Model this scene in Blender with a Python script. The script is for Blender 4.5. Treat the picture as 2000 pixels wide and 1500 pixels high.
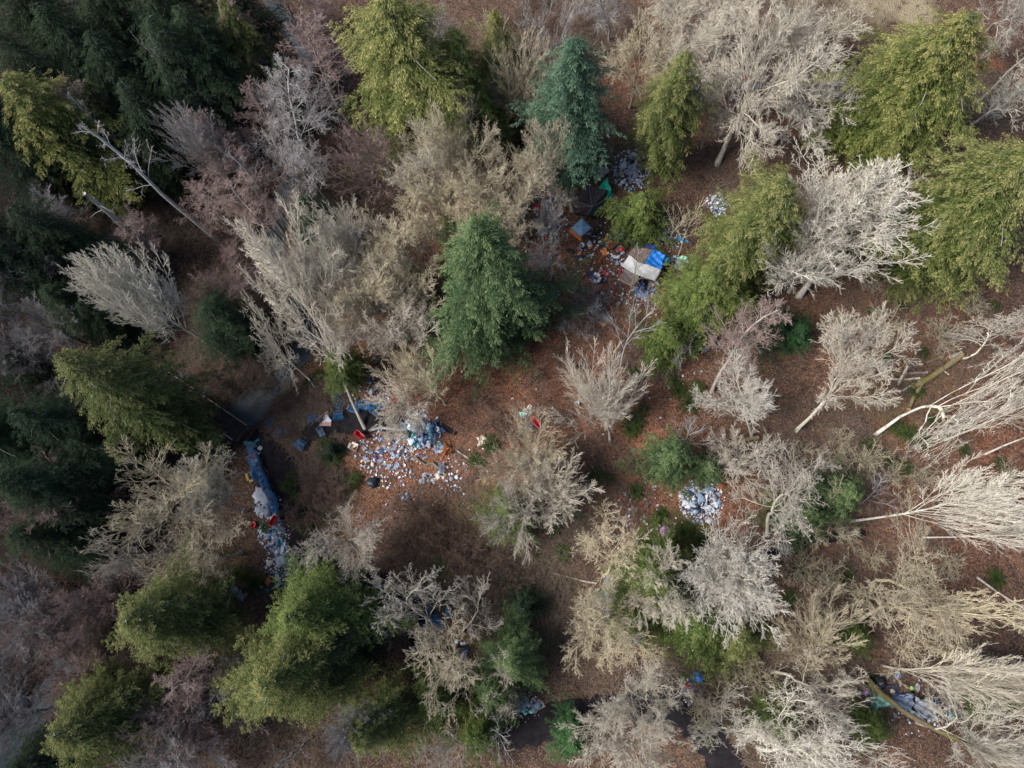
import bpy, math, random
import numpy as np
from mathutils import Vector, Matrix

scene = bpy.context.scene
for o in list(bpy.data.objects):
    bpy.data.objects.remove(o)
col = scene.collection
PI = math.pi

# ------------------------------------------------------------------ camera
F, W, H = 1387.0, 2000.0, 1500.0
NADIR = (1065.0, 1125.0)
CAM = Vector((0, 0, 80))
d = Vector(((NADIR[0]-W/2)/F, -(NADIR[1]-H/2)/F, -1)).normalized()
Zc = -d
Xc = (Vector((1, 0, 0)) - Zc*Zc.x).normalized()
Yc = Zc.cross(Xc)
CR = Matrix((Xc, Yc, Zc))
cam = bpy.data.objects.new("camera", bpy.data.cameras.new("camera"))
col.objects.link(cam)
cam.matrix_world = Matrix.Translation(CAM) @ CR.to_4x4()
cam.data.sensor_width = 36
cam.data.lens = F/W*36
cam.data.clip_start = 0.5
cam.data.clip_end = 2000
scene.camera = cam

# ------------------------------------------------------------------ light
SUN_EL = math.radians(45)
SUN_DIR = Vector((-0.97*math.cos(SUN_EL), -0.24*math.cos(SUN_EL), math.sin(SUN_EL))).normalized()
wd = bpy.data.worlds.new("World")
scene.world = wd
wd.use_nodes = True
nt = wd.node_tree
sky = nt.nodes.new('ShaderNodeTexSky')
sky.sky_type = 'NISHITA'
sky.sun_disc = False
sky.sun_elevation = SUN_EL
sky.sun_rotation = math.atan2(SUN_DIR.x, SUN_DIR.y)
nt.links.new(sky.outputs[0], nt.nodes['Background'].inputs[0])
nt.nodes['Background'].inputs[1].default_value = 0.095
sl = bpy.data.lights.new("sun", 'SUN')
sl.energy = 5.0
sl.angle = math.radians(32)
sl.color = (1.0, 0.96, 0.91)
sun = bpy.data.objects.new("sun", sl)
col.objects.link(sun)
sun.rotation_euler = SUN_DIR.to_track_quat('Z', 'Y').to_euler()
scene.view_settings.view_transform = 'Standard'
scene.view_settings.look = 'None'
scene.view_settings.gamma = 1
scene.view_settings.exposure = 0.8

# ------------------------------------------------------------------ geometry of the place
def ray(px, py):
    v = Vector(((px-W/2)/F, -(py-H/2)/F, -1))
    return CR @ v
def P(px, py, z=0.0):
    r = ray(px, py)
    t = (z-CAM.z)/r.z
    return CAM + r*t
CREEK = [(500,-60),(560,40),(600,110),(590,260),(545,400),(528,490),(575,590),(598,670),(560,740),(478,800),
         (400,870),(300,1000),(200,1150),(130,1290),(60,1400),(-20,1500),(-60,1600)]
CREEK_W = [1,1.0,0.8,0.5,0.6,1.1,0.8,1.6,2.1,2.0,1.2,.8,.8,1.7,1,1,1]
CK = [P(*c, -1.0).xy for c in CREEK]
def seg_dist(X, Y, pts, wid):
    D = np.full(np.shape(X), 1e9)
    for (a, b, wa, wb) in zip(pts[:-1], pts[1:], wid[:-1], wid[1:]):
        ax, ay, bx, by = a[0], a[1], b[0], b[1]
        L2 = (bx-ax)**2+(by-ay)**2
        t = np.clip(((X-ax)*(bx-ax)+(Y-ay)*(by-ay))/L2, 0, 1)
        dd = np.hypot(X-ax-t*(bx-ax), Y-ay-t*(by-ay)) - (wa+(wb-wa)*t)
        D = np.minimum(D, dd)
    return D
def sstep(x, a, b):
    t = np.clip((x-a)/(b-a), 0, 1)
    return t*t*(3-2*t)
def terrain(X, Y):
    X = np.asarray(X, float); Y = np.asarray(Y, float)
    z = 0.35*np.sin(X*0.11+1.3)*np.cos(Y*0.13-0.4)+0.18*np.sin(X*0.31+Y*0.22)+0.09*np.sin(X*0.9-Y*0.7)+0.05*np.cos(X*1.7+Y*1.3)
    dk = seg_dist(X, Y, CK, CREEK_W)
    z = z - 1.9*(1-sstep(dk, -1.2, 3.0))
    z = z + 76*sstep(-X-0.25*Y, 72, 122)            # unseen steep slope added to block the sun and shade the left
    z = z + 6*sstep(X, 90, 220)
    return z
def tz(x, y):
    return float(terrain(np.array([x]), np.array([y]))[0])
def G(px, py, dz=0.0):
    z = 0.0
    for _ in range(4):
        p = P(px, py, z)
        z = tz(p.x, p.y)
    p = P(px, py, z)
    return Vector((p.x, p.y, z+dz))
def mpp(p):                                         # metres per photo pixel at a point
    return -((p-CAM).dot(CR @ Vector((0, 0, 1))))/F

# ------------------------------------------------------------------ helpers
def tag(o, label=None, cat=None, group=None, kind=None):
    if label: o['label'] = label
    if cat: o['category'] = cat
    if group: o['group'] = group
    if kind: o['kind'] = kind
    return o
def empty(name, loc=(0,0,0)):
    o = bpy.data.objects.new(name, None)
    o.empty_display_size = 0.3
    col.objects.link(o)
    o.location = loc
    return o
def link(name, me, mat=None, parent=None):
    o = bpy.data.objects.new(name, me)
    col.objects.link(o)
    if mat is not None:
        if len(me.materials) == 0:
            me.materials.append(mat)
        else:
            o.material_slots[0].link = 'OBJECT'
            o.material_slots[0].material = mat
    if parent: o.parent = parent
    return o
def np_mesh(name, V, Fq, smooth=False, attrs=None):
    V = np.asarray(V, dtype=np.float32).reshape(-1, 3)
    Fq = np.asarray(Fq, dtype=np.int32)
    k = Fq.shape[1]
    me = bpy.data.meshes.new(name)
    me.vertices.add(len(V)); me.vertices.foreach_set('co', V.ravel())
    me.loops.add(Fq.size); me.loops.foreach_set('vertex_index', Fq.ravel())
    me.polygons.add(len(Fq))
    me.polygons.foreach_set('loop_start', np.arange(0, Fq.size, k, dtype=np.int32))
    me.polygons.foreach_set('loop_total', np.full(len(Fq), k, dtype=np.int32))
    if smooth: me.polygons.foreach_set('use_smooth', np.ones(len(Fq), dtype=bool))
    me.update(calc_edges=True)
    for an, (ty, dom, data) in (attrs or {}).items():
        a = me.attributes.new(an, ty, dom)
        a.data.foreach_set('color' if ty == 'FLOAT_COLOR' else 'value', np.asarray(data, dtype=np.float32).ravel())
    return me
class MB:
    """collects shapes of ONE mesh"""
    def __init__(s): s.v = []; s.f = []
    def add(s, v, f):
        b = len(s.v); s.v += [tuple(p) for p in v]; s.f += [tuple(i+b for i in q) for q in f]
    def box(s, c, size, rot=None):
        M = rot or Matrix.Identity(3)
        hx, hy, hz = size[0]/2, size[1]/2, size[2]/2
        v = [Vector(c)+M@Vector((x*hx, y*hy, z*hz)) for x in (-1,1) for y in (-1,1) for z in (-1,1)]
        s.add(v, [(0,1,3,2),(4,6,7,5),(0,4,5,1),(2,3,7,6),(0,2,6,4),(1,5,7,3)])
    def tube(s, pts, rad, n=5, cap=True):
        pts = [Vector(p) for p in pts]
        rad = rad if hasattr(rad, '__len__') else [rad]*len(pts)
        v = []
        for i, p in enumerate(pts):
            t = (pts[min(i+1, len(pts)-1)]-pts[max(i-1, 0)])
            if t.length < 1e-6: t = Vector((0,0,1))
            t.normalize()
            ref = Vector((0,0,1)) if abs(t.z) < 0.8 else Vector((1,0,0))
            a = t.cross(ref).normalized(); b = t.cross(a)
            for k in range(n):
                an = 2*PI*k/n
                v.append(p+(a*math.cos(an)+b*math.sin(an))*rad[i])
        f = [(i*n+k, i*n+(k+1) % n, (i+1)*n+(k+1) % n, (i+1)*n+k) for i in range(len(pts)-1) for k in range(n)]
        if cap:
            f.append(tuple(range(n))); f.append(tuple((len(pts)-1)*n+k for k in range(n-1, -1, -1)))
        s.add(v, f)
    def lathe(s, prof, c=(0,0,0), n=12):
        v = [(c[0]+r*math.cos(2*PI*k/n), c[1]+r*math.sin(2*PI*k/n), c[2]+z) for r, z in prof for k in range(n)]
        f = [(i*n+k, i*n+(k+1) % n, (i+1)*n+(k+1) % n, (i+1)*n+k) for i in range(len(prof)-1) for k in range(n)]
        s.add(v, f)
    def mesh(s, name, smooth=False):
        me = bpy.data.meshes.new(name); me.from_pydata(s.v, [], s.f); me.update()
        if smooth:
            me.polygons.foreach_set('use_smooth', np.ones(len(me.polygons), dtype=bool))
        return me
    def obj(s, name, mat, parent=None, smooth=False):
        return link(name, s.mesh(name, smooth), mat, parent)
def copy_tree(o, parent=None):
    c = o.copy(); col.objects.link(c); c.parent = parent
    for ch in list(o.children): copy_tree(ch, c)
    return c

# ------------------------------------------------------------------ materials
def mat_new(name, rough=0.8, spec=0.2):
    m = bpy.data.materials.new(name); m.use_nodes = True
    b = m.node_tree.nodes['Principled BSDF']
    b.inputs['Roughness'].default_value = rough
    b.inputs['Specular IOR Level'].default_value = spec
    return m, m.node_tree, b
def N(t, ty, **kw):
    n = t.nodes.new(ty)
    for k, v in kw.items():
        if k in n.inputs: n.inputs[k].default_value = v
        else: setattr(n, k, v)
    return n
def mixc(t, fac, a, b, blend='MIX'):
    n = t.nodes.new('ShaderNodeMix'); n.data_type = 'RGBA'; n.blend_type = blend
    for sck, v in ((n.inputs[0], fac), (n.inputs[6], a), (n.inputs[7], b)):
        if hasattr(v, 'links'): t.links.new(v, sck)
        else: sck.default_value = v if not isinstance(v, tuple) else (*v, 1)[:4]
    return n.outputs[2]
def mrange(t, v, a, b, c=0.0, dd=1.0):
    n = t.nodes.new('ShaderNodeMapRange')
    t.links.new(v, n.inputs[0])
    n.inputs[1].default_value = a; n.inputs[2].default_value = b; n.inputs[3].default_value = c; n.inputs[4].default_value = dd
    return n.outputs[0]
def noise(t, scale, detail=4, rough=0.6, vec=None):
    n = N(t, 'ShaderNodeTexNoise', Scale=scale, Detail=detail, Roughness=rough)
    if vec is not None: t.links.new(vec, n.inputs['Vector'])
    return n.outputs['Fac']
def objco(t):
    return t.nodes.new('ShaderNodeTexCoord').outputs['Object']

def bark_mat(name, base, tip, moss=0.35):
    m, t, b = mat_new(name, 0.85, 0.15)
    oc = objco(t)
    at = N(t, 'ShaderNodeAttribute', attribute_name='tip').outputs['Fac']
    c = mixc(t, at, base, tip)
    nz = noise(t, 3.0, 5, 0.7, oc)
    dk = tuple(x*0.5 for x in base)
    c = mixc(t, mrange(t, nz, 0.45, 0.62, 0.6, 0.0), c, dk)
    ns = noise(t, 0.9, 5, 0.72, oc)
    ms = mrange(t, ns, 0.60-0.1*moss, 0.66-0.1*moss, 0, 0.85*min(1, moss*1.6))
    inv = N(t, 'ShaderNodeMath', operation='MULTIPLY'); t.links.new(ms, inv.inputs[0])
    t.links.new(mrange(t, at, 0.05, 0.5, 1, 0), inv.inputs[1])
    c = mixc(t, inv.outputs[0], c, (0.125, 0.11, 0.03))
    r = N(t, 'ShaderNodeObjectInfo').outputs['Random']
    c = mixc(t, 1.0, c, mixc(t, r, (0.82, 0.80, 0.80), (1.15, 1.12, 1.05)), 'MULTIPLY')
    t.links.new(c, b.inputs['Base Color'])
    return m
BK = {
 'pale': bark_mat('bark_pale', (0.45,0.42,0.36), (0.58,0.53,0.45)),
 'tan': bark_mat('bark_tan', (0.41,0.37,0.27), (0.56,0.49,0.36), 0.7),
 'white': bark_mat('bark_white', (0.54,0.52,0.47), (0.60,0.565,0.50), 0.8),
 'grey': bark_mat('bark_grey', (0.34,0.34,0.345), (0.37,0.34,0.34), 0.1),
 'pink': bark_mat('bark_pink', (0.28,0.245,0.24), (0.33,0.22,0.20), 0.05),
 'moss': bark_mat('bark_mossy', (0.20,0.165,0.10), (0.2,0.17,0.09), 1.0),
 'brush': bark_mat('bark_brush', (0.15,0.105,0.085), (0.20,0.135,0.11), 0.2),
 'dark': bark_mat('bark_dark', (0.15,0.12,0.095), (0.20,0.145,0.115), 0.5),
}
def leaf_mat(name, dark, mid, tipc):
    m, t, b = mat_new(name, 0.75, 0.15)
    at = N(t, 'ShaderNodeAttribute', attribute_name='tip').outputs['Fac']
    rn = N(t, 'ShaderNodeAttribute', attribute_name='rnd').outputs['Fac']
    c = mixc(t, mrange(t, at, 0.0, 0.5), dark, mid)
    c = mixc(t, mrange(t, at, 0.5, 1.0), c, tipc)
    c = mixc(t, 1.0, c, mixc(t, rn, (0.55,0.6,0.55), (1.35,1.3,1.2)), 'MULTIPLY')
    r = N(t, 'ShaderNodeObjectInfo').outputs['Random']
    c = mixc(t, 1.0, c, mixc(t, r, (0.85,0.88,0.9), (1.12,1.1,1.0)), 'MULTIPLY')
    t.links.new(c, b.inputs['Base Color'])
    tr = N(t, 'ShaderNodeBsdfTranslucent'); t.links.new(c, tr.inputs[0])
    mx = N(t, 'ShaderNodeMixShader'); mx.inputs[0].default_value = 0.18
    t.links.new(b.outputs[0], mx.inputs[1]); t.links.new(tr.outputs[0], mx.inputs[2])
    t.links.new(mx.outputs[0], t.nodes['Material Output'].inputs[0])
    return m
LF = {
 'cedar': leaf_mat('leaf_cedar', (0.028,0.052,0.012), (0.090,0.115,0.032), (0.265,0.24,0.105)),
 'cedargreen': leaf_mat('leaf_cedar_green', (0.020,0.044,0.012), (0.060,0.095,0.026), (0.17,0.19,0.065)),
 'spruce': leaf_mat('leaf_spruce', (0.016,0.044,0.032), (0.045,0.092,0.064), (0.13,0.19,0.13)),
 'fir': leaf_mat('leaf_fir', (0.018,0.044,0.018), (0.055,0.095,0.042), (0.16,0.20,0.09)),
 'dark': leaf_mat('leaf_dark', (0.008,0.020,0.013), (0.018,0.036,0.021), (0.042,0.060,0.032)),
 'olive': leaf_mat('leaf_olive', (0.020,0.038,0.012), (0.062,0.084,0.026), (0.20,0.19,0.08)),
 'bright': leaf_mat('leaf_bright', (0.015,0.045,0.018), (0.035,0.095,0.035), (0.08,0.16,0.06)),
 'fern': leaf_mat('leaf_fern', (0.015,0.03,0.008), (0.035,0.055,0.013), (0.075,0.09,0.02)),
}
def plain(name, colr, rough=0.6, spec=0.3, var=0.25, scale=4.0, metal=0.0):
    m, t, b = mat_new(name, rough, spec)
    nz = noise(t, scale, 4, 0.65, objco(t))
    c = mixc(t, mrange(t, nz, 0.3, 0.7), tuple(x*(1-var) for x in colr), tuple(min(1, x*(1+var)) for x in colr))
    t.links.new(c, b.inputs['Base Color'])
    b.inputs['Metallic'].default_value = metal
    return m
PL = {k: plain('plastic_'+k, v, 0.45, 0.4, 0.22, 3.5) for k, v in dict(
    white=(0.45,0.465,0.51), grey=(0.20,0.21,0.26), blue=(0.03,0.16,0.42), black=(0.014,0.02,0.026), navy=(0.018,0.04,0.10),
    light_blue=(0.19,0.26,0.36), teal=(0.02,0.13,0.15), red=(0.5,0.02,0.03), purple=(0.07,0.04,0.24), yellow=(0.5,0.36,0.08),
    green=(0.25,0.55,0.12), orange=(0.5,0.15,0.04), pink=(0.65,0.36,0.66), mint=(0.25,0.55,0.42), cream=(0.6,0.52,0.42), brown=(0.13,0.07,0.045)).items()}
M_cart = plain('cart_blue', (0.03,0.19,0.42), 0.35, 0.5, 0.3, 3)
M_cartg = plain('cart_grey_wire', (0.16,0.24,0.34), 0.4, 0.5, 0.3, 3, 0.2)
M_rubber = plain('rubber', (0.02,0.02,0.022), 0.7)
M_wood = plain('weathered_wood', (0.25,0.18,0.13), 0.8, 0.2, 0.35, 6)
M_pinkwood = plain('raw_board', (0.34,0.22,0.17), 0.8, 0.2, 0.25, 6)
M_cut = plain('cut_wood', (0.55,0.30,0.15), 0.8, 0.2, 0.2, 8)
M_metal = plain('bare_metal', (0.45,0.46,0.48), 0.35, 0.5, 0.2, 5, 0.7)
M_conc = plain('slab_concrete', (0.20,0.18,0.17), 0.9, 0.15, 0.25, 3)
M_card = plain('cardboard', (0.38,0.24,0.14), 0.85, 0.1, 0.2, 4)
def tarp(name, c, var=0.2):
    m = plain('tarp_'+name, c, 0.5, 0.35, var, 1.6)
    return m
TP = dict(white=tarp('white', (0.42,0.42,0.41)), blue=tarp('blue', (0.01,0.14,0.46), 0.35), brown=tarp('brown', (0.105,0.075,0.07)), dark=tarp('dark', (0.032,0.024,0.026)),
          green=tarp('green', (0.0,0.36,0.21)), teal=tarp('teal', (0.03,0.075,0.085)), canopy=tarp('canopy', (0.15,0.27,0.40)), navy=tarp('navy', (0.012,0.035,0.14)),
          grey=tarp('grey', (0.24,0.26,0.30)), orange=tarp('orange', (0.42,0.14,0.06)), sky=tarp('sky', (0.04,0.25,0.42)), bluegrey=tarp('bluegrey', (0.16,0.20,0.27)))

# ------------------------------------------------------------------ ground
def axis(lo, a, b, hi, st, big):
    return np.concatenate([np.arange(lo, a, big), np.arange(a, b, st), np.arange(b, hi+1, big)])
gx = axis(-420, -100, 100, 420, 0.55, 12); gy = axis(-340, -70, 115, 420, 0.55, 12)
GX, GY = np.meshgrid(gx, gy)
GZ = terrain(GX, GY)
rs = np.random.RandomState(5)
fine = (np.abs(GX) < 99) & (GY > -69) & (GY < 114)
GZ = GZ + fine*rs.uniform(-0.035, 0.035, GZ.shape)
def blobs(lst):
    out = np.zeros_like(GX)
    for (px, py, r, w) in lst:
        c = P(px, py); R = r/17.0
        out = np.maximum(out, w*np.exp(-((GX-c.x)**2+(GY-c.y)**2)/(R*R)))
    return out
red = blobs([(1150,650,150,1),(1180,740,150,1),(1000,830,160,.9),(1240,900,120,.9),(750,890,170,.55),(1290,1010,170,.7),(1750,620,190,.55),(1830,900,200,.6),
             (1560,1050,130,.5),(1550,1150,110,.6),(1740,360,90,.4),(1900,150,120,.7),(1180,490,110,.5),(1060,1010,110,.4),(700,700,80,.6),(1080,560,90,.8),(1180,100,130,.6),(1500,300,110,.6),
             (900,480,60,.5),(1560,1330,190,.35),(820,990,90,.4),(880,1060,130,.5)])
grn = blobs([(640,960,60,.8),(860,1150,120,.5),(1040,1200,110,.6),(1340,1040,60,.7),(1230,300,60,.4),(1740,30,120,.3),(1200,1370,100,.2),(950,1000,70,.6),(1330,1060,70,.6),(1760,780,150,.35),
             (1460,1380,110,.45),(560,780,70,.4),(1000,1180,80,.6),(1150,1000,80,.3)])
pal = blobs([(1700,-30,100,.9),(1790,20,55,.7),(1560,-20,80,.5),(1640,50,60,.6),(1110,620,50,.45),(1230,600,45,.35),(1260,290,45,.4)])
soil_shade = blobs([(1200,450,90,.9),(680,820,60,.8),(870,830,60,.5),(1170,520,50,.6),(1010,1420,80,.8),(1340,1390,70,.6),(230,640,160,.9),(120,900,260,.9),(330,450,260,.85),(60,300,260,.9),(200,60,260,.9),(500,560,140,.6),(200,1200,240,.8),(60,1450,200,.6),(-20,520,240,1),(0,760,200,1),(20,1280,200,.9),(330,260,200,.8),(420,1400,160,.5),(560,200,200,.6),(600,1250,160,.6),(370,760,90,.5),(1550,1060,60,.4)])  # bare earth; left-side entries also paint shade into the ground colour
cover = np.stack([red, grn, pal, soil_shade], -1)
nx, ny = len(gx), len(gy)
ii = (np.arange(ny-1)[:, None]*nx+np.arange(nx-1)[None, :]).ravel()
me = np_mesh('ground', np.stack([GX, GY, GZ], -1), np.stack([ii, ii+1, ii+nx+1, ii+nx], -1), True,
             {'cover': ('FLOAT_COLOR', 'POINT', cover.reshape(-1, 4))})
m, t, b = mat_new('forest_floor', 0.95, 0.08)
gc = t.nodes.new('ShaderNodeNewGeometry').outputs['Position']
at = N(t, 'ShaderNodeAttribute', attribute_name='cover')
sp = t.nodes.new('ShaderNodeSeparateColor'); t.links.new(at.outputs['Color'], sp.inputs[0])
def vor(scale):
    n = N(t, 'ShaderNodeTexVoronoi', Scale=scale); t.links.new(gc, n.inputs['Vector']); return n
v1 = vor(5.0); v2 = vor(9.0)
big = noise(t, 0.16, 5, 0.6, gc); mid = noise(t, 0.9, 6, 0.7, gc); fin = noise(t, 7.0, 4, 0.7, gc)
sr = t.nodes.new('ShaderNodeSeparateColor'); t.links.new(v1.outputs['Color'], sr.inputs[0])
sr2 = t.nodes.new('ShaderNodeSeparateColor'); t.links.new(v2.outputs['Color'], sr2.inputs[0])
brown = mixc(t, sr.outputs[0], (0.040,0.027,0.020), (0.115,0.074,0.054))
redl = mixc(t, sr.outputs[0], (0.080,0.034,0.020), (0.235,0.108,0.066))
fl = mixc(t, mrange(t, sr2.outputs[1], 0.86, 0.93), (0,0,0), (1,1,1))
def madd(a, bb, w):
    n = N(t, 'ShaderNodeMath', operation='MULTIPLY_ADD'); t.links.new(a, n.inputs[0]); n.inputs[1].default_value = w
    t.links.new(bb, n.inputs[2]); return n.outputs[0]
rf = mrange(t, madd(mid, sp.outputs[0], 0.9), 0.45, 1.05)
c = mixc(t, rf, brown, redl)
gf = mrange(t, madd(mid, sp.outputs[1], 1.3), 0.85, 1.25)
c = mixc(t, gf, c, mixc(t, fin, (0.03,0.035,0.010), (0.12,0.115,0.04)))
mossf = mrange(t, noise(t, 0.45, 5, 0.7, gc), 0.60, 0.68, 0, 0.6)
c = mixc(t, mossf, c, mixc(t, fin, (0.03,0.03,0.010), (0.10,0.085,0.03)))
pf = mrange(t, madd(mid, sp.outputs[2], 0.8), 0.6, 1.0)
c = mixc(t, pf, c, mixc(t, fin, (0.12,0.10,0.06), (0.30,0.25,0.17)))
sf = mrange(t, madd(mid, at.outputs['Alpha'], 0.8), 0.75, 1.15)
c = mixc(t, sf, c, mixc(t, fin, (0.014,0.011,0.011), (0.045,0.033,0.030)))  # near-black tone for bare earth and the painted left-side shade
dkf = mrange(t, mid, 0.36, 0.46, 0.65, 0.0)
c = mixc(t, dkf, c, (0.04,0.026,0.02))
c = mixc(t, mixc(t, 0.38, (0,0,0), fl), c, (0.32,0.21,0.155))
t.links.new(c, b.inputs['Base Color'])
bp = N(t, 'ShaderNodeBump', Strength=0.9, Distance=0.12)
t.links.new(madd(fin, v1.outputs['Distance'], 0.7), bp.inputs['Height']); t.links.new(bp.outputs[0], b.inputs['Normal'])
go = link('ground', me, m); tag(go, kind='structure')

PATHS = []
def strip(name, pts, wid, dz, mat, zfix=None, jag=0.25, seed=1, step=0.7):
    r = random.Random(seed)
    PATHS.append((pts, wid))
    out = []
    P2 = [p.xy if hasattr(p, 'xy') else Vector(p) for p in pts]
    for i in range(len(P2)-1):                        # Catmull-Rom
        p0 = P2[max(i-1, 0)]; p1 = P2[i]; p2 = P2[i+1]; p3 = P2[min(i+2, len(P2)-1)]
        n = max(2, int((p2-p1).length/step))
        for k in range(n):
            u = k/n
            q = 0.5*((2*p1)+(p2-p0)*u+(2*p0-5*p1+4*p2-p3)*u*u+(3*p1-p0-3*p2+p3)*u**3)
            out.append((q, wid[i]+(wid[i+1]-wid[i])*u))
    v = []; f = []; K = 7
    for i, (q, w) in enumerate(out):
        a = out[max(i-1, 0)][0]; b2 = out[min(i+1, len(out)-1)][0]
        tn = (b2-a).normalized(); nn = Vector((-tn.y, tn.x))
        wl = w+r.uniform(-jag, jag); wr = w+r.uniform(-jag, jag)
        for k in range(K):
            s_ = -wl+(wl+wr)*k/(K-1)
            x, y = q.x+nn.x*s_, q.y+nn.y*s_
            v.append((x, y, (tz(x, y)+dz+0.09) if zfix is None else zfix))
    for i in range(len(out)-1):
        for k in range(K-1):
            f.append((i*K+k, i*K+k+1, (i+1)*K+k+1, (i+1)*K+k))
    me = bpy.data.meshes.new(name); me.from_pydata(v, [], f); me.update()
    o = link(name, me, mat); tag(o, kind='structure'); return o
# creek water
mw, tw, bw = mat_new('creek_water', 0.55, 0.3)
gpos = tw.nodes.new('ShaderNodeNewGeometry').outputs['Position']
cw = mixc(tw, mrange(tw, noise(tw, 0.7, 6, 0.7, gpos), 0.35, 0.65), (0.025,0.034,0.040), (0.062,0.078,0.088))
tw.links.new(cw, bw.inputs['Base Color'])
bpw = N(tw, 'ShaderNodeBump', Strength=0.35, Distance=0.05)
tw.links.new(noise(tw, 6, 5, 0.6, gpos), bpw.inputs['Height']); tw.links.new(bpw.outputs[0], bw.inputs['Normal'])
strip('creek', CK, [w+1.0 for w in CREEK_W], 0, mw, zfix=-1.45, jag=0.0)
# footpath
mp, tp, bpp = mat_new('wet_path', 0.95, 0.08)
gp2 = tp.nodes.new('ShaderNodeNewGeometry').outputs['Position']
cp = mixc(tp, mrange(tp, noise(tp, 1.2, 6, 0.7, gp2), 0.35, 0.7), (0.009,0.008,0.010), (0.024,0.021,0.023))
cp = mixc(tp, mrange(tp, noise(tp, 9, 4, 0.7, gp2), 0.6, 0.7, 0, 0.6), cp, (0.11,0.075,0.055))
tp.links.new(cp, bpp.inputs['Base Color'])
def Gs(l): return [G(*q) for q in l]
strip('footpath', Gs([(488,855),(535,885),(556,930),(570,990),(600,1060),(650,1125),(740,1145),(800,1190),(850,1290),(920,1370),(985,1415),(1070,1410),(1140,1395),(1230,1385),(1320,1385),(1400,1460),(1450,1560)]),
      [1.2,1.5,1.7,1.7,1.8,1.8,1.5,1.5,1.6,1.9,2.2,2.0,1.6,1.4,1.6,1.7,1.7], 0.02, mp, jag=0.35)
strip('trodden_trail', Gs([(590,880),(610,845),(660,828),(720,822),(780,828),(850,835),(900,850)]), [0.5,1.0,1.2,1.3,1.0,0.6,0.1], 0.03, mp, jag=0.3, seed=4)
strip('west_path', Gs([(180,600),(230,650),(290,700),(335,742)]), [1.0,1.3,1.4,1.3], 0.02, mp, jag=0.3, seed=6)
strip('east_trail', Gs([(1420,1100),(1500,1085),(1560,1062),(1640,1045),(1700,1040)]), [0.4,0.6,0.7,0.6,0.3], 0.02, mp, jag=0.25, seed=7)

# ------------------------------------------------------------------ leafless trees
def rot_dir(dv, ang, az):
    ref = Vector((0,0,1)) if abs(dv.z) < 0.9 else Vector((1,0,0))
    a = dv.cross(ref).normalized(); b2 = dv.cross(a)
    s_ = a*math.cos(az)+b2*math.sin(az)
    return (dv*math.cos(ang)+s_*math.sin(ang)).normalized()
def tubes_np(branches, sides):
    groups = {}
    for br_ in branches: groups.setdefault(len(br_[0]), []).append(br_)
    Vs = []; Qs = []; Ts = []; base = 0
    an = np.arange(sides)*2*PI/sides; ca = np.cos(an); sa = np.sin(an)
    for n, bl in groups.items():
        Pn = np.array([[tuple(p) for p in b_[0]] for b_ in bl]); R = np.array([b_[1] for b_ in bl]); B = len(bl)
        tn = np.empty_like(Pn); tn[:, 1:-1] = Pn[:, 2:]-Pn[:, :-2]; tn[:, 0] = Pn[:, 1]-Pn[:, 0]; tn[:, -1] = Pn[:, -1]-Pn[:, -2]
        tn /= np.linalg.norm(tn, axis=2, keepdims=True)+1e-9
        m0 = tn.mean(1)
        ref = np.where(np.abs(m0[:, 2:3]) < 0.8, np.array([[0,0,1.0]]), np.array([[1.0,0,0]]))[:, None, :]
        a_ = np.cross(tn, ref); a_ /= np.linalg.norm(a_, axis=2, keepdims=True)+1e-9
        b2 = np.cross(tn, a_)
        V = Pn[:, :, None, :]+(a_[:, :, None, :]*ca[None, None, :, None]+b2[:, :, None, :]*sa[None, None, :, None])*R[:, :, None, None]
        Vs.append(V.reshape(-1, 3)); Ts.append(np.repeat([b_[2] for b_ in bl], n*sides))
        i = np.arange(n-1)[:, None]; k = np.arange(sides)[None, :]; k2 = (k+1) % sides
        q = np.stack([i*sides+k, i*sides+k2, (i+1)*sides+k2, (i+1)*sides+k], -1).reshape(-1, 4)
        Qs.append((q[None]+(base+np.arange(B)*n*sides)[:, None, None]).reshape(-1, 4)); base += B*n*sides
    return np.concatenate(Vs), np.concatenate(Qs), np.concatenate(Ts)
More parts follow.
